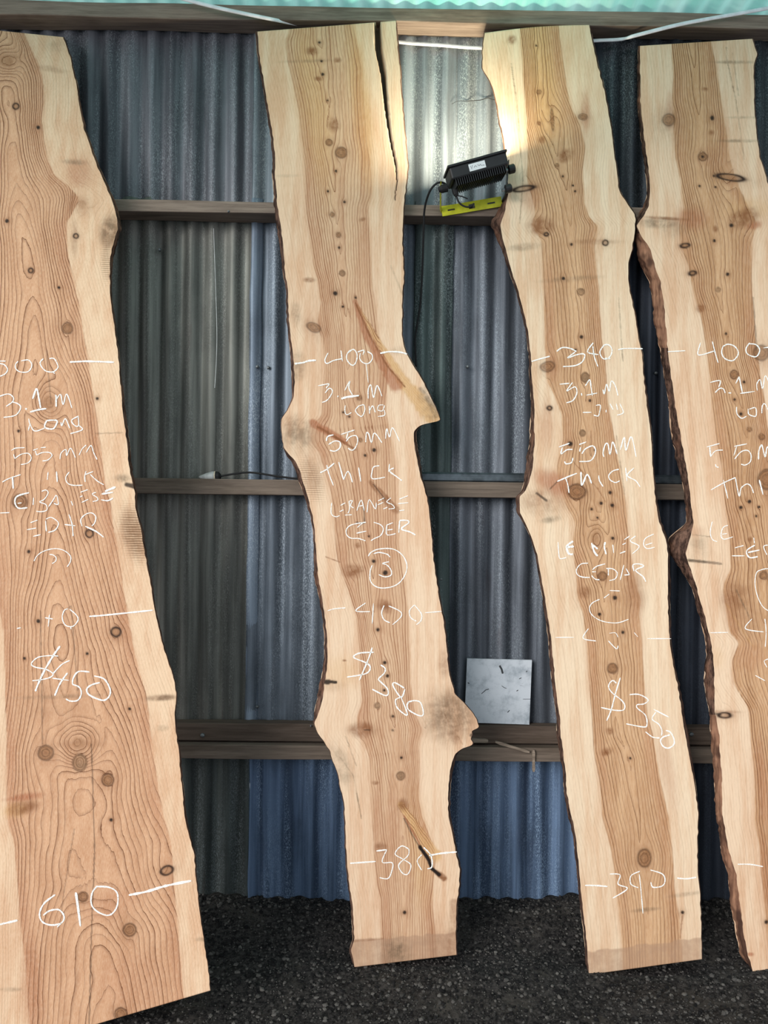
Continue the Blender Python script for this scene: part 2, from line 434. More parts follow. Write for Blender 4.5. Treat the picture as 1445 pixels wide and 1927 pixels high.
# gravel floor banked up against the wall
def ground_z(X, Y):
    bank = np.clip((Y + 0.30) / 0.24, 0, 1); bank = bank * bank * (3 - 2 * bank)
    return 0.062 * bank + 0.022 * vnoise(X * 2.2 + 3, Y * 3.1) + 0.014 * vnoise(X * 7 + 9, Y * 8) + 0.007 * vnoise(X * 22, Y * 22) - 0.006
def floor():
    xa = np.concatenate([np.linspace(-4, -1.65, 12)[:-1], np.linspace(-1.65, 1.65, 331), np.linspace(1.65, 4, 12)[1:]])
    ya = np.concatenate([np.linspace(-7, -1.2, 14)[:-1], np.linspace(-1.2, 0.06, 127)])
    X, Y = np.meshgrid(xa, ya); Z = ground_z(X, Y)
    V = np.stack([X, Y, Z], -1).reshape(-1, 3); nx = len(xa)
    i = np.arange(len(ya) - 1)[:, None] * nx + np.arange(nx - 1)[None]
    q = np.stack([i, i + 1, i + nx + 1, i + nx], -1).reshape(-1, 4)
    o = link('floor', mesh_np('floor', V, q), mat_gravel('dark_gravel_bed')); tag(o, 'dark gravel ground of the shed', None, kind='structure')
    # loose stones
    n = 34000
    sx = rng.uniform(-1.5, 1.5, n); sy = -0.005 - 1.0 * rng.random(n) ** 1.15
    r = 0.0018 + 0.0055 * rng.random(n) ** 5
    t = (1 + 5 ** 0.5) / 2
    ico = np.array([(-1,t,0),(1,t,0),(-1,-t,0),(1,-t,0),(0,-1,t),(0,1,t),(0,-1,-t),(0,1,-t),(t,0,-1),(t,0,1),(-t,0,-1),(-t,0,1)], float); ico /= np.linalg.norm(ico[0])
    tri = np.array([(0,11,5),(0,5,1),(0,1,7),(0,7,10),(0,10,11),(1,5,9),(5,11,4),(11,10,2),(10,7,6),(7,1,8),(3,9,4),(3,4,2),(3,2,6),(3,6,8),(3,8,9),(4,9,5),(2,4,11),(6,2,10),(8,6,7),(9,8,1)])
    jit = 1 + 0.45 * (rng.random((n, 12, 1)) - 0.5)
    sc = np.stack([r * rng.uniform(.8, 1.4, n), r * rng.uniform(.8, 1.4, n), r * rng.uniform(.55, .95, n)], -1)
    P = ico[None] * jit * sc[:, None]
    a = rng.uniform(0, 6.283, n); ca, sa = np.cos(a)[:, None], np.sin(a)[:, None]
    Q = P.copy(); Q[..., 0] = P[..., 0] * ca - P[..., 1] * sa; Q[..., 1] = P[..., 0] * sa + P[..., 1] * ca
    ctr = np.stack([sx, sy, ground_z(sx, sy) + sc[:, 2] * 0.35], -1)
    V = (Q + ctr[:, None]).reshape(-1, 3)
    T = (tri[None] + np.arange(n)[:, None, None] * 12).reshape(-1, 3)
    o = link('loose_gravel', mesh_np('loose_gravel', V, tris=T, smooth=False), mat_gravel('dark_gravel_stone', True))
    tag(o, 'loose dark grey gravel stones strewn over the ground', 'gravel', kind='stuff')
floor()

# ------------------------------------------------------------------ cedar slabs
def smooth_interp(tab, y, sig=2.2):
    tab = sorted((b, a) for a, b in tab)
    ys = np.array([t[0] for t in tab], float); xv = np.array([t[1] for t in tab], float)
    yy = np.arange(-80, 2120, 1.0); v = np.interp(yy, ys, xv)
    k = np.exp(-0.5 * (np.arange(-12, 13) / sig) ** 2); k /= k.sum()
    v = np.convolve(np.pad(v, 12, mode='edge'), k, 'valid')
    return np.interp(y, yy, v)

def seg_dist(X, Y, pts):
    d = np.full(X.shape, 1e9)
    for (x0, y0), (x1, y1) in zip(pts[:-1], pts[1:]):
        vx, vy = x1 - x0, y1 - y0
        t = np.clip(((X - x0) * vx + (Y - y0) * vy) / (vx * vx + vy * vy + 1e-9), 0, 1)
        d = np.minimum(d, np.hypot(X - x0 - t * vx, Y - y0 - t * vy))
    return d

def sstep(a, b, v):
    t = np.clip((v - a) / (b - a), 0, 1); return t * t * (3 - 2 * t)

def local(X, Y, x, y, ang):
    c, s = math.cos(math.radians(ang)), math.sin(math.radians(ang))
    return (X - x) * c + (Y - y) * s, -(X - x) * s + (Y - y) * c

THICK = 0.055
def slab(S):
    yb, k = S['yb'], S['k']
    L, R = S['L'], S['R']
    (ytl, ytr), (ybl, ybr) = S['top'], S['bot']
    step = S.get('step', 1.9)
    nv = int((max(ybl, ybr) - min(ytl, ytr)) / step); nu = int(S['wid'] / step)
    v = np.linspace(0, 1, nv + 1); u = np.linspace(0, 1, nu + 1)
    yl = ytl + (ybl - ytl) * v; yr = ytr + (ybr - ytr) * v
    xl = smooth_interp(L, yl) + 1.6 * vnoise(yl / 9.0, yl * 0 + S['seed']) ; xr = smooth_interp(R, yr) + 1.6 * vnoise(yr / 9.0, yr * 0 + S['seed'] + 9)
    X = xl[:, None] + (xr - xl)[:, None] * u[None]; Y = yl[:, None] + (yr - yl)[:, None] * u[None]
    if 'topdip' in S: Y = Y + S['topdip'](X) * (1 - v[:, None]) ** 40
    # ---- fields
    hl = smooth_interp(S['HL'], Y, 5); hr = smooth_interp(S['HR'], Y, 5); c = smooth_interp(S['C'], Y, 8)
    Xd = X + 3.0 * vnoise(X / 60 + S['seed'], Y / 160) + 1.2 * vnoise(X / 22, Y / 60 + S['seed'])
    z0 = np.zeros_like(X)
    red, brown, grey, knot, ring, dark, hatch, amber = [z0.copy() for _ in range(8)]
    bumpr = z0.copy()
    for kx, ky, rx, ty, *ex in S['knots']:
        ry = ex[0] if len(ex) > 0 else rx; ang = ex[1] if len(ex) > 1 else 0
        a, b = local(X, Y, kx, ky, ang); kd = np.hypot(a / rx, b / ry)
        kd = kd + 0.18 * vnoise(X / (rx * .9) + kx, Y / (ry * .9) + ky)
        rr = max(rx, ry) if ty in 'okgx' else max(rx, ry) * 0.55
        dx, dy = X - kx, Y - ky
        fl = {'d': 1.0, 'o': 1.15, 'k': 1.15, 'g': 1.1, 'b': 0.7, 'x': 1.2, 'r': .5}[ty]
        rf = max(rr, 4.0)
        Xd -= fl * rf * np.tanh(1.3 * dx / rf) * np.exp(-(dy / (2.4 * rf)) ** 2) * np.exp(-np.abs(dx) / (2.6 * rf))
        core = sstep(1.12, 0.85, kd)
        if ty == 'd': dark = np.maximum(dark, 0.95 * sstep(1.25, 0.6, kd)); brown = np.maximum(brown, 0.6 * np.exp(-(kd / 2.2) ** 2))
        elif ty == 'o':
            knot = np.maximum(knot, core * 0.7); ring = np.maximum(ring, np.exp(-((kd - 0.95) / max(0.24, 1.7 / min(rx, ry))) ** 2)); brown = np.maximum(brown, .45 * np.exp(-(kd / 2.0) ** 2))
        elif ty == 'k':
            knot = np.maximum(knot, core); ring = np.maximum(ring, .5 * np.exp(-((kd - 1.0) / 0.16) ** 2)); brown = np.maximum(brown, .5 * np.exp(-(kd / 1.8) ** 2))
            ring = np.maximum(ring, .3 * np.exp(-((kd - 0.55) / 0.12) ** 2))
        elif ty == 'g':
            grey = np.maximum(grey, core * .9); knot = np.maximum(knot, core * .5); ring = np.maximum(ring, .25 * np.exp(-((kd - 1.0) / 0.2) ** 2))
        elif ty == 'b':
            brown = np.maximum(brown, np.exp(-(kd / 0.95) ** 4) * .95)
        elif ty == 'r':
            red = np.maximum(red, np.exp(-(kd / 0.95) ** 4) * .9)
        elif ty == 'x':                                   # swirl of rings round a knot
            bumpr += 1.5 * rx * np.exp(-(kd / 1.5) ** 2); knot = np.maximum(knot, .55 * sstep(.6, .3, kd)); brown = np.maximum(brown, .4 * np.exp(-(kd / 1.2) ** 2))
    for st in S.get('stains', []):
        sx, sy, rx, ry, ang, kind, amt = st
        a, b = local(X, Y, sx, sy, ang); m = amt * np.exp(-(np.hypot(a / rx, b / ry)) ** 3.5)
        {'r': red, 'b': brown, 'g': grey, 'h': hatch, 'a': amber}[kind][:] = np.maximum({'r': red, 'b': brown, 'g': grey, 'h': hatch, 'a': amber}[kind], m)
    for pts, wd, kind, amt in S.get('strokes', []):
        if isinstance(wd, tuple):
            tpos = np.clip((Y - pts[0][1]) / (pts[-1][1] - pts[0][1] + 1e-6), 0, 1); ww = wd[0] + (wd[1] - wd[0]) * tpos
        else: ww = max(wd, 1.25); amt = amt * (min(1, wd / 1.0) ** .5 if wd < 1 else 1)
        d = seg_dist(X, Y, pts) + 0.35 * ww * vnoise(X / 7, Y / 7); m = amt * sstep(1.25, 0.55, d / ww)
        arr = {'r': red, 'b': brown, 'g': grey, 'd': dark, 'a': amber, 'k': knot}[kind]; arr[:] = np.maximum(arr, m)
    wl = np.maximum(c - hl, 8); wr = np.maximum(hr - c, 8); wm = S['hw']
    lef = Xd < c
    rr = np.where(lef, np.where(c - Xd < wl, (c - Xd) / wl * wm, wm + (c - Xd - wl)), np.where(Xd - c < wr, (Xd - c) / wr * wm, wm + (Xd - c - wr)))
    d0 = S['d0'] * (1 + .7 * vnoise(Y / 150 + S['seed'], Y * 0 + 3) + .3 * vnoise(Y / 60 + S['seed'], X / 60))
    rho = np.sqrt(rr ** 2 + d0 ** 2) + S['taper'] * Y + bumpr + S['wob'] * vnoise(X / 55 + S['seed'] * 3, Y / 240 + S['seed'])
    phase = rho / S['sp'] + 40
    for kx, ky, rx, ty, *ex in S['knots']:                # rings inside the larger knots
        if ty in 'kg' and rx >= 5.5:
            ry = ex[0] if len(ex) > 0 else rx; ang = ex[1] if len(ex) > 1 else 0
            a, b = local(X, Y, kx, ky, ang); kd = np.hypot(a / rx, b / ry) + 0.12 * vnoise(X / 6 + kx, Y / 6)
            phase = np.where(kd < 1.0, kd * max(2.0, rx / 4.0) + 300.0, phase)
    for pts, wd, kind, amt in S.get('strokes', []):       # grain running along cut branches
        if kind == 'a' and isinstance(wd, tuple):
            tpos = np.clip((Y - pts[0][1]) / (pts[-1][1] - pts[0][1] + 1e-6), 0, 1); ww = wd[0] + (wd[1] - wd[0]) * tpos
            cx_ = np.interp(Y, [p[1] for p in pts], [p[0] for p in pts])
            ins_ = (np.abs(X - cx_) < ww * 1.05) & (Y > pts[0][1]) & (Y < pts[-1][1])
            phase = np.where(ins_, (X - cx_) / 4.5 + 1.2 * vnoise(X / 12, Y / 60) + 600.5, phase)
    gy = np.gradient(phase, axis=0) / ((ybl - ytl) / nv); gx = np.gradient(phase, axis=1) / np.maximum((xr - xl) / nu, .2)[:, None]
    gradm = np.clip(np.hypot(gx, gy), 0.004, 0.45)
    soft = S.get('soft', 7.0)
    heart = np.clip(0.5 + np.minimum(X - hl, hr - X) / (2 * soft), 0, 1)
    ins_d = np.minimum(X - hl, hr - X)
    red = np.maximum(red, 0.36 * np.exp(-((ins_d - 9) / 12.0) ** 2) * (0.6 + 1.2 * vnoise(X / 40, Y / 90 + S['seed'])).clip(0, 1))
    # ---- geometry
    P = at_plane(X, Y, yb, k)
    nrm = np.array([0, 1, -k]) / math.sqrt(1 + k * k)
    if 'crack' in S:                                      # open split: the face drops back into a real groove
        pts, w0, w1 = S['crack']
        cx = np.interp(Y, [p[1] for p in pts], [p[0] for p in pts]); cw = np.interp(Y, [pts[0][1], pts[-1][1]], [0, 1])
        half = np.interp(Y, *S['crackw']) / 2
        ins = sstep(1.25, 0.75, np.abs(X - cx) / np.maximum(half, .1)) * (Y < pts[-1][1] + 1)
        P = P + nrm * (ins * np.minimum(0.045, 0.012 * half))[..., None]
        dark = np.maximum(dark, 0.9 * sstep(1.5, .6, np.abs(X - cx) / np.maximum(half, .8)) * (Y < pts[-1][1]))
    base = Vector(P[-1, nu // 2]); base.z = 0
    B = np.array(base)
    W = nu + 1
    ybk = yb + THICK * math.sqrt(1 + k * k)
    visl = smooth_interp(S['VL'], yl, 4) * (1 if S['seed'] == 4 else .85); visr = smooth_interp(S['VR'], yr, 4) * .7
    bl = at_plane(xl - visl, yl, ybk, k); br = at_plane(xr + visr, yr, ybk, k)
    tcol = np.linspace(0, 1, 9)
    back = bl[:, None] * (1 - tcol[None, :, None]) + br[:, None] * tcol[None, :, None]
    nf = (nv + 1) * W
    V = np.concatenate([P.reshape(-1, 3), back.reshape(-1, 3)]) - B
    i = np.arange(nv)[:, None] * W + np.arange(nu)[None]
    q = [np.stack([i, i + W, i + W + 1, i + 1], -1).reshape(-1, 4)]
    j = nf + np.arange(nv)[:, None] * 9 + np.arange(8)[None]
    q.append(np.stack([j, j + 1, j + 10, j + 9], -1).reshape(-1, 4))
    tri = []
    for row in (0, nv):                                   # end grain strips
        for a in range(nu):
            ba = int(round(a / nu * 8)); bb = int(round((a + 1) / nu * 8)); fa_, fb_ = row * W + a, row * W + a + 1
            ga, gb = nf + row * 9 + ba, nf + row * 9 + bb
            tri.append((fa_, fb_, gb) if row == 0 else (fb_, fa_, gb))
            if ba != bb: tri.append((fa_, gb, ga) if row == 0 else (gb, fa_, ga))
    me = mesh_np('heartwood', V, np.concatenate(q), np.array(tri))
    pad = len(V) - nf
    def setv(name, a, b, c_):
        at_ = me.attributes.new(name, 'FLOAT_VECTOR', 'POINT')
        arr = np.zeros((len(V), 3), np.float32); arr[:nf, 0] = a.ravel(); arr[:nf, 1] = b.ravel(); arr[:nf, 2] = c_.ravel()
        arr[nf:, 0] = heart[:, np.round(tcol * nu).astype(int)].ravel() if name == 'fa' else 0
        at_.data.foreach_set('vector', arr.ravel())
    ap = me.attributes.new('phase', 'FLOAT', 'POINT'); pa = np.zeros(len(V), np.float32); pa[:nf] = phase.ravel()
    pa[nf:] = phase[:, np.round(tcol * nu).astype(int)].ravel(); ap.data.foreach_set('value', pa)
    ag = me.attributes.new('grad', 'FLOAT', 'POINT'); ga_ = np.full(len(V), .2, np.float32); ga_[:nf] = gradm.ravel(); ag.data.foreach_set('value', ga_)
    seal = z0.copy()
    if 'seal' in S:
        (x0_, y0_), (x1_, y1_) = S['seal']; seal = sstep(-1.5, 1.5, Y - (y0_ + (X - x0_) * (y1_ - y0_) / (x1_ - x0_)) - 5 * vnoise(X / 12, X * 0 + 2))
    sg = me.attributes.new('seal', 'FLOAT', 'POINT'); sa_ = np.zeros(len(V), np.float32); sa_[:nf] = seal.ravel(); sg.data.foreach_set('value', sa_)
    setv('fa', heart, red, brown); setv('fb', grey, knot, ring); setv('fc', dark, hatch, amber)
    root = link('cedar_plank', None, loc=base); root.empty_display_size = 0.1
    tag(root, S['label'], 'timber slab', 'live-edge slabs leaning on the shed wall', 'thing')
    link('sawn_board', me, S['mat'], root)
    # bark edges
    for side, (fx, fy, vis) in enumerate(((xl, yl, visl), (xr, yr, visr))):
        sgn = -1 if side == 0 else 1
        nb = 6; rows = []
        for m in range(nb + 1):
            t = m / nb
            yy = yb + THICK * t * math.sqrt(1 + k * k)
            prof = math.sin(t * math.pi / 2) ** 0.8
            nz = (2.2 * vnoise(fy / 7 + 31 * side, fy * 0 + m * .9) + 3.4 * vnoise(fy / 26 + 11, fy * 0 + m * .6 + side * 5)) * min(1, t * 2.2) * np.clip(vis / 6, .3, 1.6)
            rows.append(at_plane(fx + sgn * np.maximum(vis * prof + nz, -1.0 + .6 * t), fy, yy, k))
        Vb = np.stack(rows, 1).reshape(-1, 3) - B
        a = np.arange(nv)[:, None] * (nb + 1) + np.arange(nb)[None]
        qb = np.stack([a, a + 1, a + nb + 2, a + nb + 1], -1).reshape(-1, 4)
        if side == 1: qb = qb[:, ::-1]
        bme = mesh_np('bark', Vb, qb); o = link('bark', bme, S.get('barkm', (BARK, BARK))[side], root)
        if side == 0 and 'bare' in S:                     # stretch where the bark has come off
            bme.materials.append(BARE)
            ymid = np.repeat((fy[:-1] + fy[1:]) / 2, nb)
            mi = np.zeros(len(qb), np.int32)
            for y0, y1 in S['bare']: mi[(ymid > y0) & (ymid < y1)] = 1
            bme.polygons.foreach_set('material_index', mi)
    S['base'] = base; S['root'] = root
    # chalk
    for name, strokes in S['chalk'].items():
        wr_ = link('chalk_writing', None, None, root); wr_.empty_display_size = .05; wr_['label'] = 'white chalk ' + name
        for (pts, wd) in strokes:
            sp = spline([Vector((x, y, 0)) for x, y in pts], 7)
            A = np.array([(p.x, p.y) for p in sp]); n = len(A)
            T = np.gradient(A, axis=0); T /= np.linalg.norm(T, axis=1)[:, None] + 1e-9
            N = np.stack([-T[:, 1], T[:, 0]], -1)
            ww = wd * (0.45 + 0.34 * rng.random(n)) ; ww[0] *= .5; ww[-1] *= .5
            Lp, Rp = A + N * ww[:, None] * .6, A - N * ww[:, None] * .6
            Lw = at_plane(Lp[:, 0], Lp[:, 1], yb - 0.0012, k) - B; Rw = at_plane(Rp[:, 0], Rp[:, 1], yb - 0.0012, k) - B
            cf = [(i2, n + i2, n + i2 + 1, i2 + 1) for i2 in range(n - 1)]
            link('chalk_stroke', mesh_np('chalk_stroke', np.concatenate([Lw, Rw]), np.array(cf)), CHALK, wr_)
    return root

def C(ox, oy, s, *strokes, w=2.6):
    """strokes read off an enlarged view of the photograph: offset, scale, polylines (last item may be a width)"""
    out = []
    for st in strokes:
        ww = w
        if isinstance(st[-1], (int, float)): ww = st[-1]; st = st[:-1]
        out.append(([(ox + x / s, oy + y / s) for x, y in st], ww))
    return out
s6 = 1445 / 240; s64 = 6.425; s54 = 5.354; s3 = 2.89

S1 = dict(seed=1, label='widest cedar slab, chalked 610 and $450, cut off by the left frame edge', yb=2.12 - 2.80, k=0.190, wid=400, step=1.9,
  top=(50, 70), bot=(1990, 1864), hw=95, d0=32, taper=-0.085, wob=14, sp=5.8, soft=8,
  L=[(-75, 40), (-60, 300), (-62, 680), (-40, 1160), (-30, 1500), (-32, 1700), (-30, 1990)],
  R=[(119,71),(133,111),(142,152),(149,194),(157,239),(170,277),(182,311),(194,339),(208,370),(216,394),(220,410),(221,432),(214,454),(208,480),(206.6,518),(207.6,553),(212,594),(217,629),(221.5,664),(225,698),(228,743),(232,781),(239,836),(242,874),(248,905),(254,930),(254,954),(265,995),(270,1030),(277,1064),(284,1102),(292,1150),(299,1185),(308,1220),(318,1251),(329,1282),(331,1306),(329,1341),(330.5,1375),(336,1410),(339,1451),(344,1500),(347,1536),(356,1575),(365,1607),(370,1665),(375,1707),(382,1762),(391,1821),(396,1864)],
  HL=[(-40,40),(-35,700),(-15,1000),(0,1150),(7,1192),(12,1382),(12,1486),(14,1544),(26,1586),(33,1665),(38,1735),(47,1804),(54,1908),(58,1990)],
  HR=[(45,62),(69,114),(81,149),(83,194),(78,228),(88,294),(104,332),(130,350),(150,375),(125,421),(128,484),(138,525),(149,574),(157,629),(166,674),(173,726),(180,774),(190,846),(197,905),(208,947),(211,981),(221,1023),(230,1092),(241,1157),(249,1209),(263,1268),(275,1306),(280,1348),(285,1389),(291,1434),(298,1486),(308,1538),(322,1586),(327,1648),(332,1721),(339,1797),(346,1876),(350,1990)],
  C=[(0,40),(20,200),(40,420),(70,600),(88,760),(95,950),(110,1150),(140,1400),(165,1600),(185,1800),(195,1990)],
  VL=[(3,0),(3,2000)], VR=[(3,70),(5,250),(7,380),(10,455),(5,520),(4,700),(8,780),(7,880),(5,930),(5,1000),(4,1200),(2,1300),(4,1420),(5,1540),(3,1650),(2,1860)],
  knots=[(30,200,6,'o'),(72,240,4,'d'),(12,115,24,'x',20),(155,385,17,'x',17),(13,416,4,'d'),(143,444,4.5,'o'),(58,509,4.5,'o'),(111,541,3,'d'),(127,618,10,'k'),(90,758,20,'x',24),(37,944,13,'k'),(168,1004,7.5,'o'),(54,1038,3.6,'d'),(72,1169,4,'d'),(218,1189,9,'o'),(164,1230,3.2,'d'),(46,1239,3,'d'),(86,1417,14,'k'),(150,1435,13,'g',16),(203,1468,11,'k'),(45,1520,28,'b',13,-12),(209,1543,3.6,'d'),(314,1638,12,'o',8,-20),(156,1688,9,'k'),(244,1750,12,'k'),(227,1908,11,'k'),(150,1400,30,'x',26),(183,750,3,'d'),(244,1334,3,'d'),(35,811,3,'d'),(208,520,2.5,'d')],
  stains=[(207,434,19,30,10,'g',.9),(207,434,19,30,10,'b',.55),(200,490,10,38,0,'h',.7),(252,1005,22,52,-14,'h',1.0),(252,1005,24,48,-14,'b',.6),(232,900,18,7,0,'g',.8),(140,305,22,5,4,'g',.75),(303,1313,28,6,-3,'g',.9),(303,1313,26,5,-3,'b',.8),(110,1311,90,4,-2,'g',.5),(150,1400,45,10,0,'b',.55),(45,1500,35,7,-8,'r',.9),(28,1525,22,14,-10,'a',.8),(150,325,25,30,0,'r',.5),(140,450,7,35,0,'b',.5),(380,1768,14,4,0,'g',.7),(20,1862,22,4,0,'g',.7),(104,85,18,14,0,'g',.35),(95,130,30,6,10,'b',.4),(105,1330,60,40,0,'b',.25),(210,1700,60,30,-20,'r',.3),(250,1850,70,60,0,'r',.25),(60,1850,20,100,-3,'r',.5),(200,960,12,60,-5,'r',.4),(305,1370,12,6,0,'g',.5)],
  strokes=[([(76,1150),(78,1250),(80,1400)],.8,'d',.55),([(120,1150),(134,1140),(146,1300)],.7,'d',.5),([(172,1400),(178,1600),(172,1760),(168,1927)],.8,'d',.7),([(140,1560),(120,1680),(115,1720)],.6,'d',.5),([(96,760),(90,690),(88,660)],.6,'d',.5),([(230,814),(180,816)],.8,'g',.8),([(238,912),(256,916)],5,'d',.9)],
  bark='', chalk={
  'number 500 with a dash': C(0,650,s6,[(-60,185),(0,178),(65,178)],[(-10,195),(0,205),(50,220),(85,270),(60,320),(0,350)],[(205,180),(175,215),(180,265),(230,300),(310,300),(350,260),(358,210),(320,165),(240,175)],[(490,150),(455,190),(470,240),(520,290),(600,300),(650,260),(655,230),(630,170),(600,145),(560,150)],[(600,300),(620,320)],[(790,188),(900,183),(1000,180),(1290,190),4]),
  'words 3.1 m': C(0,650,s6,[(-40,600),(0,575),(95,550),(150,590),(140,640),(70,690)],[(140,640),(200,660),(235,700),(200,770),(150,800),(40,815)],[(285,715),(305,722),4],[(370,605),(415,490),(440,600),(460,710),4],[(340,755),(430,730),(525,715),4],[(635,695),(635,580),(625,570),4],[(635,620),(685,555),(715,670),(755,550),(815,710)]),
  'word long': C(0,650,s6,[(325,830),(340,890),(395,970),(520,930)],[(340,890),(320,965)],[(530,850),(505,910),(530,940),(600,945),(635,900),(640,850),(530,850),3.4],[(690,870),(700,910),(740,830),(790,940)],[(890,800),(810,850),(850,910),(890,905),(885,805)],[(890,905),(935,945),(900,970),(795,1000)]),
  'words 55 mm': C(0,830,s6,[(130,105),(180,80),(280,75)],[(155,150),(165,200)],[(165,200),(240,150),(320,140),(355,190),(320,245),(235,268)],[(375,105),(430,85)],[(400,110),(415,160)],[(415,160),(480,130),(560,130),(588,165),(540,215),(480,225)],[(460,75),(520,70)],[(680,205),(690,140),(745,95),(755,165),(800,80),(855,190)],[(895,160),(930,90),(975,45)],[(975,130),(1030,50),(1060,130),(1100,210)],w=2.2),
  'word THICK': C(0,830,s6,[(25,465),(100,425),(235,380)],[(140,400),(150,540),3.5],[(545,350),(535,440)],[(640,345),(648,465),3.4],[(785,350),(745,410),(760,470),(820,500),(940,500)],[(975,340),(960,400),(965,465)],[(965,380),(1055,345)],[(1020,375),(1100,450),(1175,495)],w=2.3),
  'word LEBANESE': C(0,830,s6,[(0,815),(110,810)],[(330,585),(230,610),(180,640),(170,700),(210,760),(310,755),3.6],[(200,705),(245,700)],[(380,640),(375,725)],[(470,570),(520,555),(545,590),(500,660),(450,690),(520,720),(530,780),(470,800),(410,795)],[(550,745),(600,670),(640,615),(660,715),(610,705)],[(805,680),(825,730)],[(910,580),(995,550)],[(905,635),(935,620)],[(925,695),(1000,660)],[(1090,580),(1045,600),(1100,640),(1105,670),(1050,685)],[(1190,570),(1310,520),5],[(1150,600),(1280,580),4],[(1145,665),(1220,675),(1280,645),3],w=2.3),
  'word CEDAR': C(0,830,s6,[(345,925),(425,895)],[(305,1005),(410,985)],[(375,1080),(460,1060)],[(515,900),(525,1025)],[(520,885),(580,865),(650,910),(660,950),(620,1010),(545,1035)],[(780,830),(815,940),(828,1080)],[(730,945),(855,960)],[(930,965),(915,890),(970,830),(1040,815),(1085,860),(1070,930),(1040,960)],[(965,965),(1090,1025),(1175,1090),3.4]),
  'arc above a small curl': C(0,830,s6,[(385,1360),(420,1300),(490,1250),(600,1220),(680,1225),(750,1255),(800,1310),(795,1370),(760,1425)],[(560,1285),(600,1290),(635,1320),(630,1360),(590,1388)],w=2.2),
  'faded number ending in 0 with a dash': C(0,1130,s6,[(190,318),(235,308)],[(510,195),(600,210)],[(560,160),(545,300)],[(770,95),(730,110),(705,180),(720,250),(760,290),(830,290),(885,220),(860,160),(790,100)],[(800,300),(805,325)],[(1010,180),(1150,170),(1445,140),(1730,110),4]),
  'price $450': C(0,1130,s6,[(660,630),(560,625),(430,645),(355,715),(400,755),(520,780),(600,830),(570,870),(480,895),(365,910),2.8],[(680,515),(600,630),(500,800),(430,950),(400,1030),4.6],[(790,680),(700,725),(600,830),3],[(590,880),(780,905)],[(765,820),(680,940),(620,1080),4],[(1015,810),(890,805),(830,880),(820,950),3.6],[(820,950),(900,985),(920,1060),(880,1130),(800,1140),(745,1115),3.4],[(1130,930),(1040,955),(985,1000),(1000,1060),(1090,1110),(1180,1130),(1240,1080),(1245,1000),(1180,890),(1065,855),4]),
  'number 610 between two dashes': C(0,1527,s3,[(-60,628),(40,605),(95,592),5],[(300,452),(240,500),(215,555),(230,600),(280,618),(335,605),(348,570),(320,535),(270,540),(235,565),4],[(335,605),(310,630)],[(412,440),(425,530),(437,625),5.5],[(520,408),(590,412),(635,440),(640,500),(620,545),(585,565),(530,545),(497,505),(500,445),(525,410),4],[(700,455),(800,435),(900,405),(1040,377),6])})

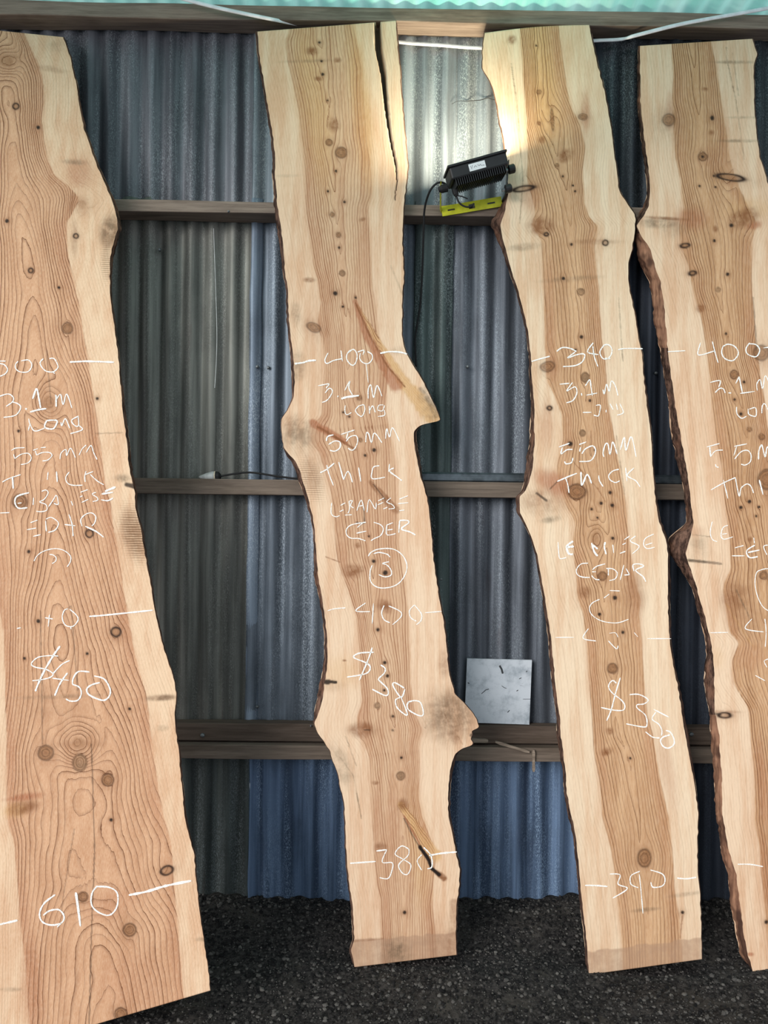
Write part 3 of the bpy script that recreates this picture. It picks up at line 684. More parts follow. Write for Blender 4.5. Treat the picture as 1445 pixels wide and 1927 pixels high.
S2 = dict(seed=2, label='cedar slab with a split top, chalked 400, 380 and $380, second from the left', yb=2.452 - 2.80, k=(2.64 - 2.452) / 2.5, wid=250, step=1.8,
  top=(59.5, 39), bot=(1820, 1797), hw=62, d0=7, taper=0.035, wob=10, sp=5.2, soft=8,
  L=[(484.5,59.5),(487,100),(496,149),(503,194),(511.5,242),(517,287),(518,336),(522,387),(530,435),(534,480),(536.4,511),(541,542),(542.7,588),(546,629),(551,667),(554.8,712),(553,747),(544,767),(530,788),(530.5,815),(533,841),(544,855),(555,867),(565,888),(572,912),(579,936),(587.6,967),(592,995),(594,1030),(598,1078),(603,1110),(610,1153),(615,1192),(616,1244),(613.6,1271),(610,1289),(608,1313),(600,1341),(591,1361),(598,1379),(608,1393),(620.5,1413),(627,1434),(636,1458),(641,1482),(646.5,1507),(649.5,1537),(650.6,1579),(653,1631),(658.6,1672),(664,1714),(665.5,1748),(667,1766),(660,1786),(667,1820)],
  R=[(745,39),(747,80),(751,114),(754.4,166),(759,221),(764,277),(767,311),(764,350),(761,374),(759,390),(757,435),(758,484),(760,518),(756.5,574),(756.5,629),(760.6,657),(778,688),(792,712),(804,733),(818,764),(827,783),(828,793),(806,795.5),(789,801),(779,812),(779,836),(785,864),(790,895),(798.7,919),(805.6,947),(808,974),(812.6,1016),(816,1058),(821,1092),(827,1127),(832,1156),(838.5,1195),(842,1240),(847,1278),(856,1306),(871,1320),(887,1339),(898,1355),(901,1370),(886,1375),(890,1382),(885,1391),(891,1397),(888,1404),(871,1407),(857.5,1417),(850.6,1434),(845.4,1458),(843,1486),(843.5,1536),(850.6,1568),(857.5,1603),(864.5,1634),(863.8,1665),(859,1707),(857.5,1748),(859,1797)],
  HL=[(544,59),(536,76),(541,114),(553,166),(562,214),(568.6,270),(574,311),(575.5,381),(577,401),(584,449),(589,494),(598,532),(603,574),(598,595),(596,615),(608,636),(612,691),(608,743),(606,781),(590,800),(585,830),(600,850),(608,874),(619,909),(626,954),(629,1002),(636,1054),(650,1092),(664,1141),(671,1161),(674,1209),(678,1278),(681,1320),(672,1350),(674,1380),(684.5,1400),(695,1427),(698,1469),(701,1538),(705,1624),(709,1665),(716,1693),(717,1735),(719,1820)],
  HR=[(664,48),(674,90),(683,128),(683,163),(686,214),(691,270),(698,311),(700,367),(692,390),(695,432),(698,484),(700,536),(707,587),(712,629),(730,690),(726,774),(736,822),(743,874),(745,920),(747,967),(748.5,1023),(757,1071),(764,1106),(767.6,1150),(771,1226),(773,1285),(781,1341),(795,1372),(788,1403),(790,1451),(788,1500),(795,1538),(815,1590),(819,1610),(816,1665),(812.6,1700),(819.5,1748),(821,1804)],
  C=[(600,50),(603,100),(619,194),(620,270),(633,415),(643,515),(648,577),(659,747),(678,829),(695,1002),(709,1185),(726,1254),(738,1354),(754,1458),(757,1586),(761,1717),(763,1820)],
  VL=[(5,59),(4,150),(6,300),(8,420),(4,560),(6,680),(7,712),(2,760),(1,840),(8,862),(9,905),(5,960),(4,1020),(9,1090),(5,1150),(8,1250),(12,1300),(12,1335),(1,1365),(1,1430),(3,1600),(4,1700),(4,1820)],
  VR=[(4,39),(3,200),(3,340),(3,500),(3,640),(4,700),(2,790),(7,812),(8,850),(3,930),(3,1050),(4,1120),(4,1250),(2,1330),(2,1400),(7,1440),(5,1560),(4,1660),(3,1797)],
  seal=((660,1770),(859,1754)), crack=([(710,40),(712,90),(721,138),(726,194),(731,235),(738,277),(745,311),(747,339),(743,377)],0,0), crackw=([40,90,138,194,240,311,380],[10,11,8.5,6,4,2.4,1.2]),
  knots=[(587,96,13,'b',8),(601,80,2.6,'d'),(605,115,2.6,'d'),(635,113,8,'b',5),(607,140,3.2,'d'),(600,148,9,'b',5),(616,189,2,'d'),(619,268,6,'k'),(642,287,10,'k'),(628,235,12,'b',14),(632,322,2.6,'d'),(617,360,2.6,'d'),(648,380,2.6,'d'),(625,404,4.5,'k'),(637,442,4.8,'k'),(638,466,2.6,'d'),(682,413,7,'b',4,-20),(644,514,5.5,'g'),(631,552,4.5,'d'),(645,577,2.6,'d'),(669,560,2.4,'d'),(590,616,13,'k',8,25),(676,749,4.6,'k'),(646,776,2.4,'d'),(657,784,2.4,'d'),(704,847,4,'d'),(678,828,4,'k'),(687,857,2.8,'d'),(673,1026,6,'b'),(694,1009,2.2,'d'),(703,1056,3.6,'d'),(725,1078,5,'d'),(665,1075,22,'b',14),(724,1141,16,'b',12,30),(711,1185,3.6,'d'),(648,1243,4.5,'b',2),(724,1247,3.6,'d'),(729,1272,3.4,'d'),(723,1299,2.8,'d'),(710,1328,5.5,'g'),(739,1348,2.8,'d'),(739,1374,2,'d'),(680,1373,28,'b',15),(755,1426,2.8,'d'),(754,1460,8,'g'),(706,1473,7,'b',4),(716,1595,12,'b',10),(761,1717,3.6,'d'),(582,527,12,'b',5),(758,1515,10,'b',12)],
  stains=[(556,590,9,22,0,'g',.6),(560,690,14,28,0,'g',.7),(560,820,32,32,0,'g',.75),(550,800,20,20,0,'b',.5),(585,905,20,40,-20,'h',.65),(590,880,18,40,-15,'b',.35),(850,1345,45,45,10,'g',.75),(845,1350,50,50,0,'b',.55),(640,1440,20,45,-25,'g',.55),(605,1180,8,60,0,'g',.4),(625,1290,25,12,0,'b',.25),(855,1380,14,22,0,'b',.7),(835,1250,10,25,0,'b',.55),(818,770,20,26,30,'g',.7),(800,740,12,20,30,'g',.55),(745,1792,26,26,0,'g',.9),(737,1780,18,20,0,'g',.5),(748,660,12,8,0,'g',.4),(640,1265,40,30,0,'a',.35),(600,610,30,60,0,'r',.2),(640,700,40,90,0,'r',.22),(700,960,50,150,-10,'r',.2),(680,200,18,160,-6,'a',.75),(590,200,30,170,-8,'a',.6),(730,1640,25,150,0,'r',.2),(790,1600,22,110,-6,'a',.45),(575,115,46,3,-2,'g',.5),(540,331,22,3,-1,'g',.4),(840,1790,40,60,0,'b',.3)],
  strokes=[([(669,570),(697,635),(728,688),(762,728)],1.8,'b',.95),([(792,732),(806,752),(822,780)],(4,9),'g',.95),([(668,568),(690,630),(712,670),(745,725)],(5,13),'r',.9),([(672,575),(715,650),(760,720),(815,785)],(2,17),'a',.95),([(590,797),(620,815),(650,832)],(9,6),'r',.95),([(598,803),(640,828),(668,846)],2.6,'b',1.0),([(712,920),(742,952)],4,'b',.9),([(655,580),(660,600)],1,'b',.8),([(697,907),(720,935),(745,960)],(4,8),'b',.8),([(703,912),(725,940)],1.2,'d',.6),([(755,1515),(785,1560),(818,1610)],(7,14),'a',1),([(760,1535),(788,1585),(790,1592)],2,'r',.9),
           ([(790,1594),(797,1604),(808,1620)],4,'d',1),([(808,1622),(812,1634),(826,1646)],4,'d',1),([(822,1642),(836,1653)],6,'b',1),([(760,1540),(775,1570),(788,1592)],1.6,'d',.6),([(618,1283),(600,1283)],5,'d',.95),([(632,1284),(610,1282)],3,'d',.95),([(613,1048),(640,1058)],1.1,'b',1),([(684,955),(686,982)],1,'d',.8),([(670,983),(686,985)],1,'d',.7),([(640,1425),(665,1460),(680,1540)],1,'g',.8),([(650,1385),(670,1440)],.9,'g',.8),([(686,1374),(696,1374)],.8,'d',.8),([(895,1378),(886,1384)],3,'d',.7),([(835,1340),(870,1400)],1,'b',.8),([(845,1320),(800,1370)],1,'g',.8),
           ([(660,1772),(720,1766)],2,'b',.5),([(855,1700),(848,1797)],9,'b',.5),([(735,500),(760,560)],2,'g',.4)],
  chalk={
  'number 400 above 3.1 m': C(545,640,s6,[(55,268),(150,255),(215,235),(300,228),4.4],[(435,145),(400,220),(420,265),(500,230),(590,212)],[(580,115),(598,240)],[(690,110),(650,160),(648,220),(690,275),(730,280),(760,220),(760,150),(720,105),(670,140)],[(770,135),(840,115),(830,165)],[(800,150),(795,210),(830,255),(890,265),(935,215),(930,160),(880,130)],[(865,265),(890,480),1.6],[(1025,150),(1120,132),(1240,135),(1330,158),3.8]),
  'words 3.1 m': C(545,640,s6,[(320,518),(450,492)],[(450,500),(410,545)],[(400,600),(450,545),(485,580),(450,650),(410,690),(365,705)],[(540,635),(552,640),4],[(625,570),(680,465),(670,540),(710,620)],[(585,665),(650,645),(785,628),5],[(890,665),(890,560),(920,510),(950,650),(990,515),(1045,635)]),
  'word long': C(545,640,s6,[(630,740),(625,800),(645,845),(700,820)],[(790,740),(745,800),(810,865),(850,800),(840,735),(790,745)],[(900,745),(905,835)],[(905,800),(940,745),(970,820)],[(1065,735),(1010,740),(1000,790),(1050,800),(1075,740)],[(1070,790),(1075,850),(1000,865)],w=2.2),
  'words 55 mm': C(575,790,s6,[(315,170),(250,190),(235,240),3.2],[(260,280),(330,240),(390,255),(385,320),(330,355),(275,345),3.0],[(400,165),(555,115)],[(480,150),(460,215)],[(460,245),(500,195),(570,180),(590,240),(560,320),(520,345),(480,320)],[(680,255),(690,150),(715,160),(745,255),(780,150),(865,260)],[(905,215),(920,100),(950,195),(985,90),(1065,245)]),
  'word THICK': C(575,790,s6,[(165,600),(240,560),(325,490),3.2],[(240,510),(260,600),(315,745)],[(375,480),(430,680),3.4],[(430,680),(470,590),(500,610),(530,710)],[(600,540),(625,700)],[(835,520),(770,535),(750,600),(745,650),(780,670),(900,650)],[(950,500),(940,590)],[(1000,545),(950,580),(1040,650),(1090,690),3.2]),
  'word LEBANESE': C(575,790,s6,[(295,940),(290,1060),(340,1098),(385,1085)],[(395,970),(450,940)],[(385,1040),(430,1020)],[(445,1080),(525,1075)],[(490,925),(530,915),(510,970),(545,1000)],[(490,920),(500,1000),(480,1060)],[(580,1030),(630,910),(665,1030)],[(600,980),(650,970)],[(695,1050),(720,905),(790,1010),(800,940)],[(820,920),(890,885)],[(815,965),(880,935)],[(880,1010),(930,990)],[(965,885),(920,930),(980,960),(1005,1000),(940,1010)],[(1060,900),(1160,860)],[(1045,950),(1165,938)],[(1060,1030),(1120,1022)],w=2.2),
  'word CEDER': C(575,790,s6,[(685,1160),(580,1175),(500,1200),(460,1250),(470,1310),(520,1342),(600,1345),(680,1372)],[(585,1220),(650,1165)],[(575,1285),(690,1260)],[(770,1160),(850,1190),(880,1240),(850,1310),(780,1345),(740,1370)],[(915,1195),(990,1165)],[(920,1190),(920,1300),(1020,1290)],[(925,1250),(990,1240)],[(1055,1280),(1065,1140),3.4],[(1065,1140),(1150,1140),(1165,1170),(1085,1235),(1180,1270),(1245,1305),3.4],w=2.4),
  'figure 3 in a circle': C(605,1000,s54,[(470,250),(500,210),(570,180),(680,172),(760,195),(830,260),(860,350),(840,440),(780,520),(700,560),(600,570),(530,545),(490,490),(490,400),(510,340)],[(525,225),(580,212),(660,230),(690,260)],[(680,305),(615,322),(660,340),(700,390),(700,440),(640,458),(575,435)],w=2.6),
  'number 400 below the circled figure': C(605,1000,s54,[(60,800),(130,780),(240,770)],[(445,720),(345,800),(490,808)],[(522,725),(510,930)],[(630,745),(605,820),(630,890),(690,920)],[(675,750),(790,805),(800,860),(715,940)],[(935,740),(885,800),(900,870),(955,905)],[(935,740),(1005,830),(1000,900),(955,940)],[(1040,820),(1210,805)],w=2.5),
  'price $380': C(605,1000,s54,[(525,1218),(390,1225),(325,1255),(340,1280),(460,1330),(490,1380),(440,1435),(255,1468)],[(510,1170),(470,1290),(380,1500)],[(595,1345),(640,1380),(630,1430),(575,1485),(600,1520),(660,1580),(670,1640),(630,1650),(510,1590)],[(835,1580),(740,1525),(720,1555),(800,1670),(840,1590)],[(800,1670),(745,1700),(765,1780),(850,1850),(860,1820),(800,1670)],[(870,1720),(940,1705),(1000,1730),(1025,1840),(980,1855),(880,1800),(862,1750),(880,1715)],w=3.4),
  'number 380 between two dashes': C(470,1527,s3,[(545,282),(600,278),(685,272),3.6],[(688,215),(745,208),3.4],[(745,208),(720,275),(775,280),(770,330),(750,365),(705,360)],[(865,205),(825,188),(790,230),(830,258),(875,290),(860,340),(830,335),(810,290),(860,240),(865,205)],[(935,235),(910,270),(935,320)],[(945,195),(985,240),(990,300),(965,312),3.2],[(975,240),(1040,228),(1125,220),4.4])})

S3 = dict(seed=3, label='cedar slab beside the floodlight, chalked 340, 390 and $350', yb=2.430 - 2.80, k=(2.64 - 2.430) / 2.5, wid=240, step=1.8,
  top=(62, 47), bot=(1834, 1805), hw=60, d0=9, taper=0.035, wob=10, sp=5.8, soft=8, seal=((1100,1791),(1320,1765)), topdip=lambda X: -4 * np.sin(np.clip((X - 912) / 196, 0, 1) * math.pi),
  L=[(912,62),(907.6,97),(908.6,130),(920,149),(929.4,169),(935.3,197),(942,235),(951,278),(955,320),(957,367),(953,382),(949,400),(941,424),(946,449),(953,475),(963,511),(974,543),(985,584),(993,622),(998.6,667),(1001,712),(1005.6,760),(1005.6,829),(1003,874),(997,902),(990,922),(978,934),(979,967),(990,988),(1002,1016),(1010.7,1044),(1017.7,1082),(1026,1127),(1031,1160),(1036.7,1202),(1042,1254),(1047,1306),(1054,1354),(1055.7,1389),(1064,1451),(1066,1489),(1075.5,1536),(1083.4,1575),(1088.6,1624),(1094,1683),(1100.7,1741),(1105,1790),(1108,1834)],
  R=[(1108,47),(1114.6,80),(1125,125),(1135,163),(1144,204),(1151,249),(1158,304),(1165,360),(1182,386),(1195,403),(1195,432),(1189,470),(1182,494),(1182,529),(1189,567),(1196,601),(1201,636),(1208,667),(1211.4,712),(1216.6,760),(1222,791),(1227,846),(1228.7,891),(1234,947),(1241,985),(1252,1013),(1256.4,1037),(1256.4,1082),(1257,1158),(1260,1209),(1267,1254),(1275.4,1292),(1280.6,1327),(1286,1361),(1293,1403),(1301.4,1444),(1308,1486),(1312.5,1520),(1314,1536),(1312,1582),(1312.5,1644),(1317,1679),(1318.7,1734),(1320.4,1805)],
  HL=[(978,54),(983,104),(985,156),(992,225),(993.5,298),(990,332),(1004,381),(1008,400),(1000,425),(1019,453),(1021,491),(1023,553),(1024.6,605),(1026,671),(1028,712),(1045,750),(1057,781),(1059,829),(1048,874),(1050,910),(1070,960),(1083,981),(1078,1023),(1083,1071),(1087,1127),(1097,1155),(1104,1209),(1107.6,1254),(1111,1306),(1114.5,1365),(1118,1417),(1128,1469),(1133.6,1538),(1149,1596),(1158,1658),(1165,1721),(1170,1776),(1172,1830)],
  HR=[(1050.5,48),(1057,97),(1064,149),(1073,197),(1092,235),(1101,277),(1095.5,329),(1100,381),(1107.6,408),(1126,425),(1118,463),(1125,525),(1128,574),(1132,636),(1139,677),(1144,760),(1149,781),(1159.5,846),(1173,919),(1180,974),(1184,1023),(1194,1089),(1206,1130),(1202,1160),(1208,1209),(1210,1254),(1213,1296),(1218,1348),(1229,1382),(1236,1434),(1246,1486),(1258,1538),(1265,1596),(1268.5,1665),(1277,1721),(1282,1766),(1285,1812)],
  C=[(1010,50),(1016,173),(1059,329),(1075,460),(1089,550),(1094,636),(1101,709),(1107,781),(1125,1002),(1132,1085),(1152,1257),(1160,1379),(1184,1427),(1211,1606),(1218,1735),(1220,1830)],
  VL=[(2,62),(2,140),(4,300),(5,360),(16,395),(20,420),(12,445),(7,480),(5,560),(5,680),(7,760),(12,830),(14,890),(8,930),(7,965),(3,1000),(5,1080),(6,1160),(8,1250),(7,1330),(9,1380),(6,1450),(6,1560),(5,1834)],
  VR=[(4,47),(4,120),(3,300),(4,370),(3,430),(3,560),(3,690),(5,760),(3,860),(5,960),(6,1000),(4,1040),(7,1100),(4,1250),(6,1330),(7,1380),(3,1500),(2,1805)],
  knots=[(963,75,9,'b'),(1009,86,2,'d'),(1014,173,4.5,'k'),(1039,225,3.5,'k',20,-4),(1014,232,3.6,'k'),(1020,263,7,'b'),(1097,220,8,'k',6),(1063,293,18,'b',12,-30),(1048,311,3.6,'k'),(1059,332,2.2,'d'),(1078,349,2.4,'d'),(985,355,20,'o',5,-8),(1018,425,26,'b',18),(1028,441,4,'o',3),(1139,457,5,'o'),(1075,460,2.8,'d'),(1060,524,3.6,'d'),(1093,549,6.5,'g'),(1094,634,3.6,'d'),(1083,658,2.2,'d'),(1030,690,13,'k',9,-15),(1101,710,7,'g',9),(1110,754,2.8,'d'),(1034,768,4.4,'o',3.6),(1096,815,6,'g'),(1073,835,5,'d'),(1119,847,2,'d'),(1085,925,16,'k',13),(1148,927,3.4,'d'),(1152,951,3.8,'d'),(1131,947,3.4,'d'),(1113,958,2.8,'d'),(1124,974,2.2,'d'),(1153,1013,3.4,'d'),(1133,1084,7.5,'k'),(1100,1114,14,'b',12),(1157,1125,4.5,'d'),(1128,1156,3.4,'d'),(1172,1190,3.4,'d'),(1152,1258,9,'k'),(1147,1376,7,'b'),(1141,1414,12,'b',8,-20),(1186,1427,2.6,'d'),(1212,1615,12,'k',16),(1284,1717,3.4,'d'),(1120,1012,13,'x',20),(1082,360,2.4,'d')],
  stains=[(1045,910,45,22,25,'r',.85),(1020,945,45,26,8,'b',.55),(1035,978,18,6,-10,'g',.8),(985,465,32,7,-6,'g',.6),(1075,525,55,5,-4,'g',.55),(1102,212,10,40,0,'r',.55),(1195,1120,22,45,0,'b',.45),(1000,370,20,30,0,'r',.5),(1120,455,45,5,0,'b',.55),(1085,1560,12,60,0,'g',.15),(1215,1712,26,4,-6,'g',.8),(1290,1683,30,4,-8,'g',.6),(1020,160,32,120,-4,'a',.65),(1255,1450,16,80,-10,'r',.3),(1040,690,14,30,0,'r',.35),(1028,800,14,50,0,'r',.35),(1215,760,10,90,0,'g',.12)],
  strokes=[([(962,120),(972,190),(978,260),(984,340),(978,420)],.7,'g',.9),([(1010,928),(1028,942)],2.6,'d',.75),([(1164,560),(1172,680)],.7,'g',.8),([(1160,820),(1175,930)],.7,'g',.8),([(1050,905),(1035,920)],1.2,'d',.6),([(1075,865),(1125,920),(1140,945)],.8,'b',.9),([(1284,1722),(1280,1765)],1.2,'b',.8)],
  chalk={
  'number 340 between two dashes': C(990,630,s6,[(60,302),(150,275),(268,243)],[(345,188),(410,145),(500,155),(570,190)],[(555,195),(470,262),(560,230),(640,215),(665,240),(630,310),(550,350),(415,360)],[(760,90),(700,170),(710,205),(820,225)],[(755,130),(770,240),(812,360)],[(880,120),(835,190),(860,260),(910,275),(960,230),(970,160),(930,112),(870,120)],[(890,265),(955,270)],[(1040,170),(1120,155),(1320,157)],w=3),
  'words 3.1 m': C(990,630,s6,[(380,560),(490,550)],[(525,540),(460,635),(550,590),(575,640),(560,700),(520,750),(455,770)],[(625,660),(630,690)],[(670,580),(720,510),(735,600),(750,690)],[(680,685),(805,660)],[(870,620),(885,670),(910,560),(940,640),(965,525),(1010,580),(1040,690)],w=2.8),
  'word long, half rubbed out': C(990,630,s6,[(640,880),(740,878)],[(790,800),(840,800),(830,880),(815,920),(765,910)],[(905,850),(905,880)],[(950,780),(985,850)],[(1020,780),(1035,850)],[(1060,780),(1100,880),(1030,910)]),
  'words 55 mm': C(1020,810,s6,[(190,188),(310,145)],[(230,190),(215,265),(280,220),(345,215)],[(350,310),(330,365),(270,378),(255,350)],[(420,160),(500,130)],[(435,190),(425,240)],[(450,265),(490,210),(570,175),(605,220),(590,290),(540,345),(420,352)],[(700,300),(690,250),(715,160),(745,155),(770,270),(800,130),(850,270)],[(885,220),(930,80),(950,225),(1010,70),(1065,300)],w=3),
  'word THICK': C(1020,810,s6,[(170,578),(280,530),(395,485),3.4],[(265,540),(290,610),(305,710)],[(440,470),(450,620),(510,500),(560,600),4],[(640,510),(650,570),(690,635)],[(870,440),(800,460),(755,510),(770,560),(830,590),(880,570)],[(945,420),(960,575)],[(1040,425),(965,510),(1060,570),(1110,640)],w=2.8),
  'word LEBANESE': C(1030,990,s6,[(120,180),(130,330),(150,370),(215,355)],[(290,170),(220,230),(240,310),(290,320),5],[(215,240),(300,230),5],[(500,190),(530,290),(570,340),4.4],[(510,210),(570,260),4],[(655,180),(645,240),(665,320),4],[(740,210),(750,305)],[(935,110),(870,155)],[(850,210),(890,190)],[(820,310),(885,285)],[(1000,110),(940,170),(1040,230),(960,315)],[(1205,90),(1110,140),(1090,210),(1130,255),(1215,240)],[(1110,215),(1190,190)],w=2.5),
  'word CEDAR': C(1030,990,s6,[(460,420),(380,430),(330,490),(340,550),(400,578),(480,582)],[(655,428),(560,455),(510,495)],[(505,518),(550,518)],[(500,560),(540,600),(590,608)],[(690,480),(690,560)],[(665,480),(740,485),(790,530),(770,595),(700,618)],[(825,610),(865,440)],[(870,555),(930,550)],[(890,480),(930,550)],[(980,510),(970,440),(1040,430),(1090,455),(1000,500),(1080,570),(1115,630),3],w=2.5),
  'faded open circle': C(1030,990,s6,[(590,830),(510,870),(475,930),(500,1000),(580,1060),(680,1090),(800,1095),(920,1055)],[(700,770),(640,815)],[(700,730),(820,735)],w=2.2),
  'faded number 400 between two dashes': C(1030,990,s6,[(90,1262),(300,1260)],[(465,1160),(405,1270),(550,1302)],[(700,1215),(770,1210),(800,1260),1.6],[(690,1300),(780,1390),(800,1355)],[(980,1205),(1025,1255),1.6],[(1130,1275),(1400,1275)],w=2.4),
  'price $350': C(1080,1240,s6,[(480,275),(440,245),(400,280),(395,330),(440,390),(540,470),(575,530),(555,580),(450,580),(305,550)],[(525,210),(470,390),(420,580),(370,700),3.2],[(630,405),(720,400),(800,430),(840,470),(790,510),(715,520),(720,560),(810,640),(825,750),(780,770),(590,735)],[(900,570),(1075,660)],[(930,600),(885,680),(960,740),(995,810),(990,870)],[(970,895),(890,885),(810,825)],[(1090,860),(1010,885),(980,930),(1010,990),(1070,1010),(1130,970),(1130,900),(1090,830),(1040,810),3.4],w=2.9),
  'number 390 between two dashes': C(945,1527,s3,[(450,402),(510,403),(572,408),3.6],[(585,340),(640,345),(630,395),(680,420),(600,472)],[(748,325),(700,350),(700,395),(740,415)],[(745,340),(755,440),(765,555),2.2],[(805,318),(870,340),(885,375),(870,405),(820,412),(808,385)],[(950,362),(1000,366),(1055,358),3.4],w=2.8)})

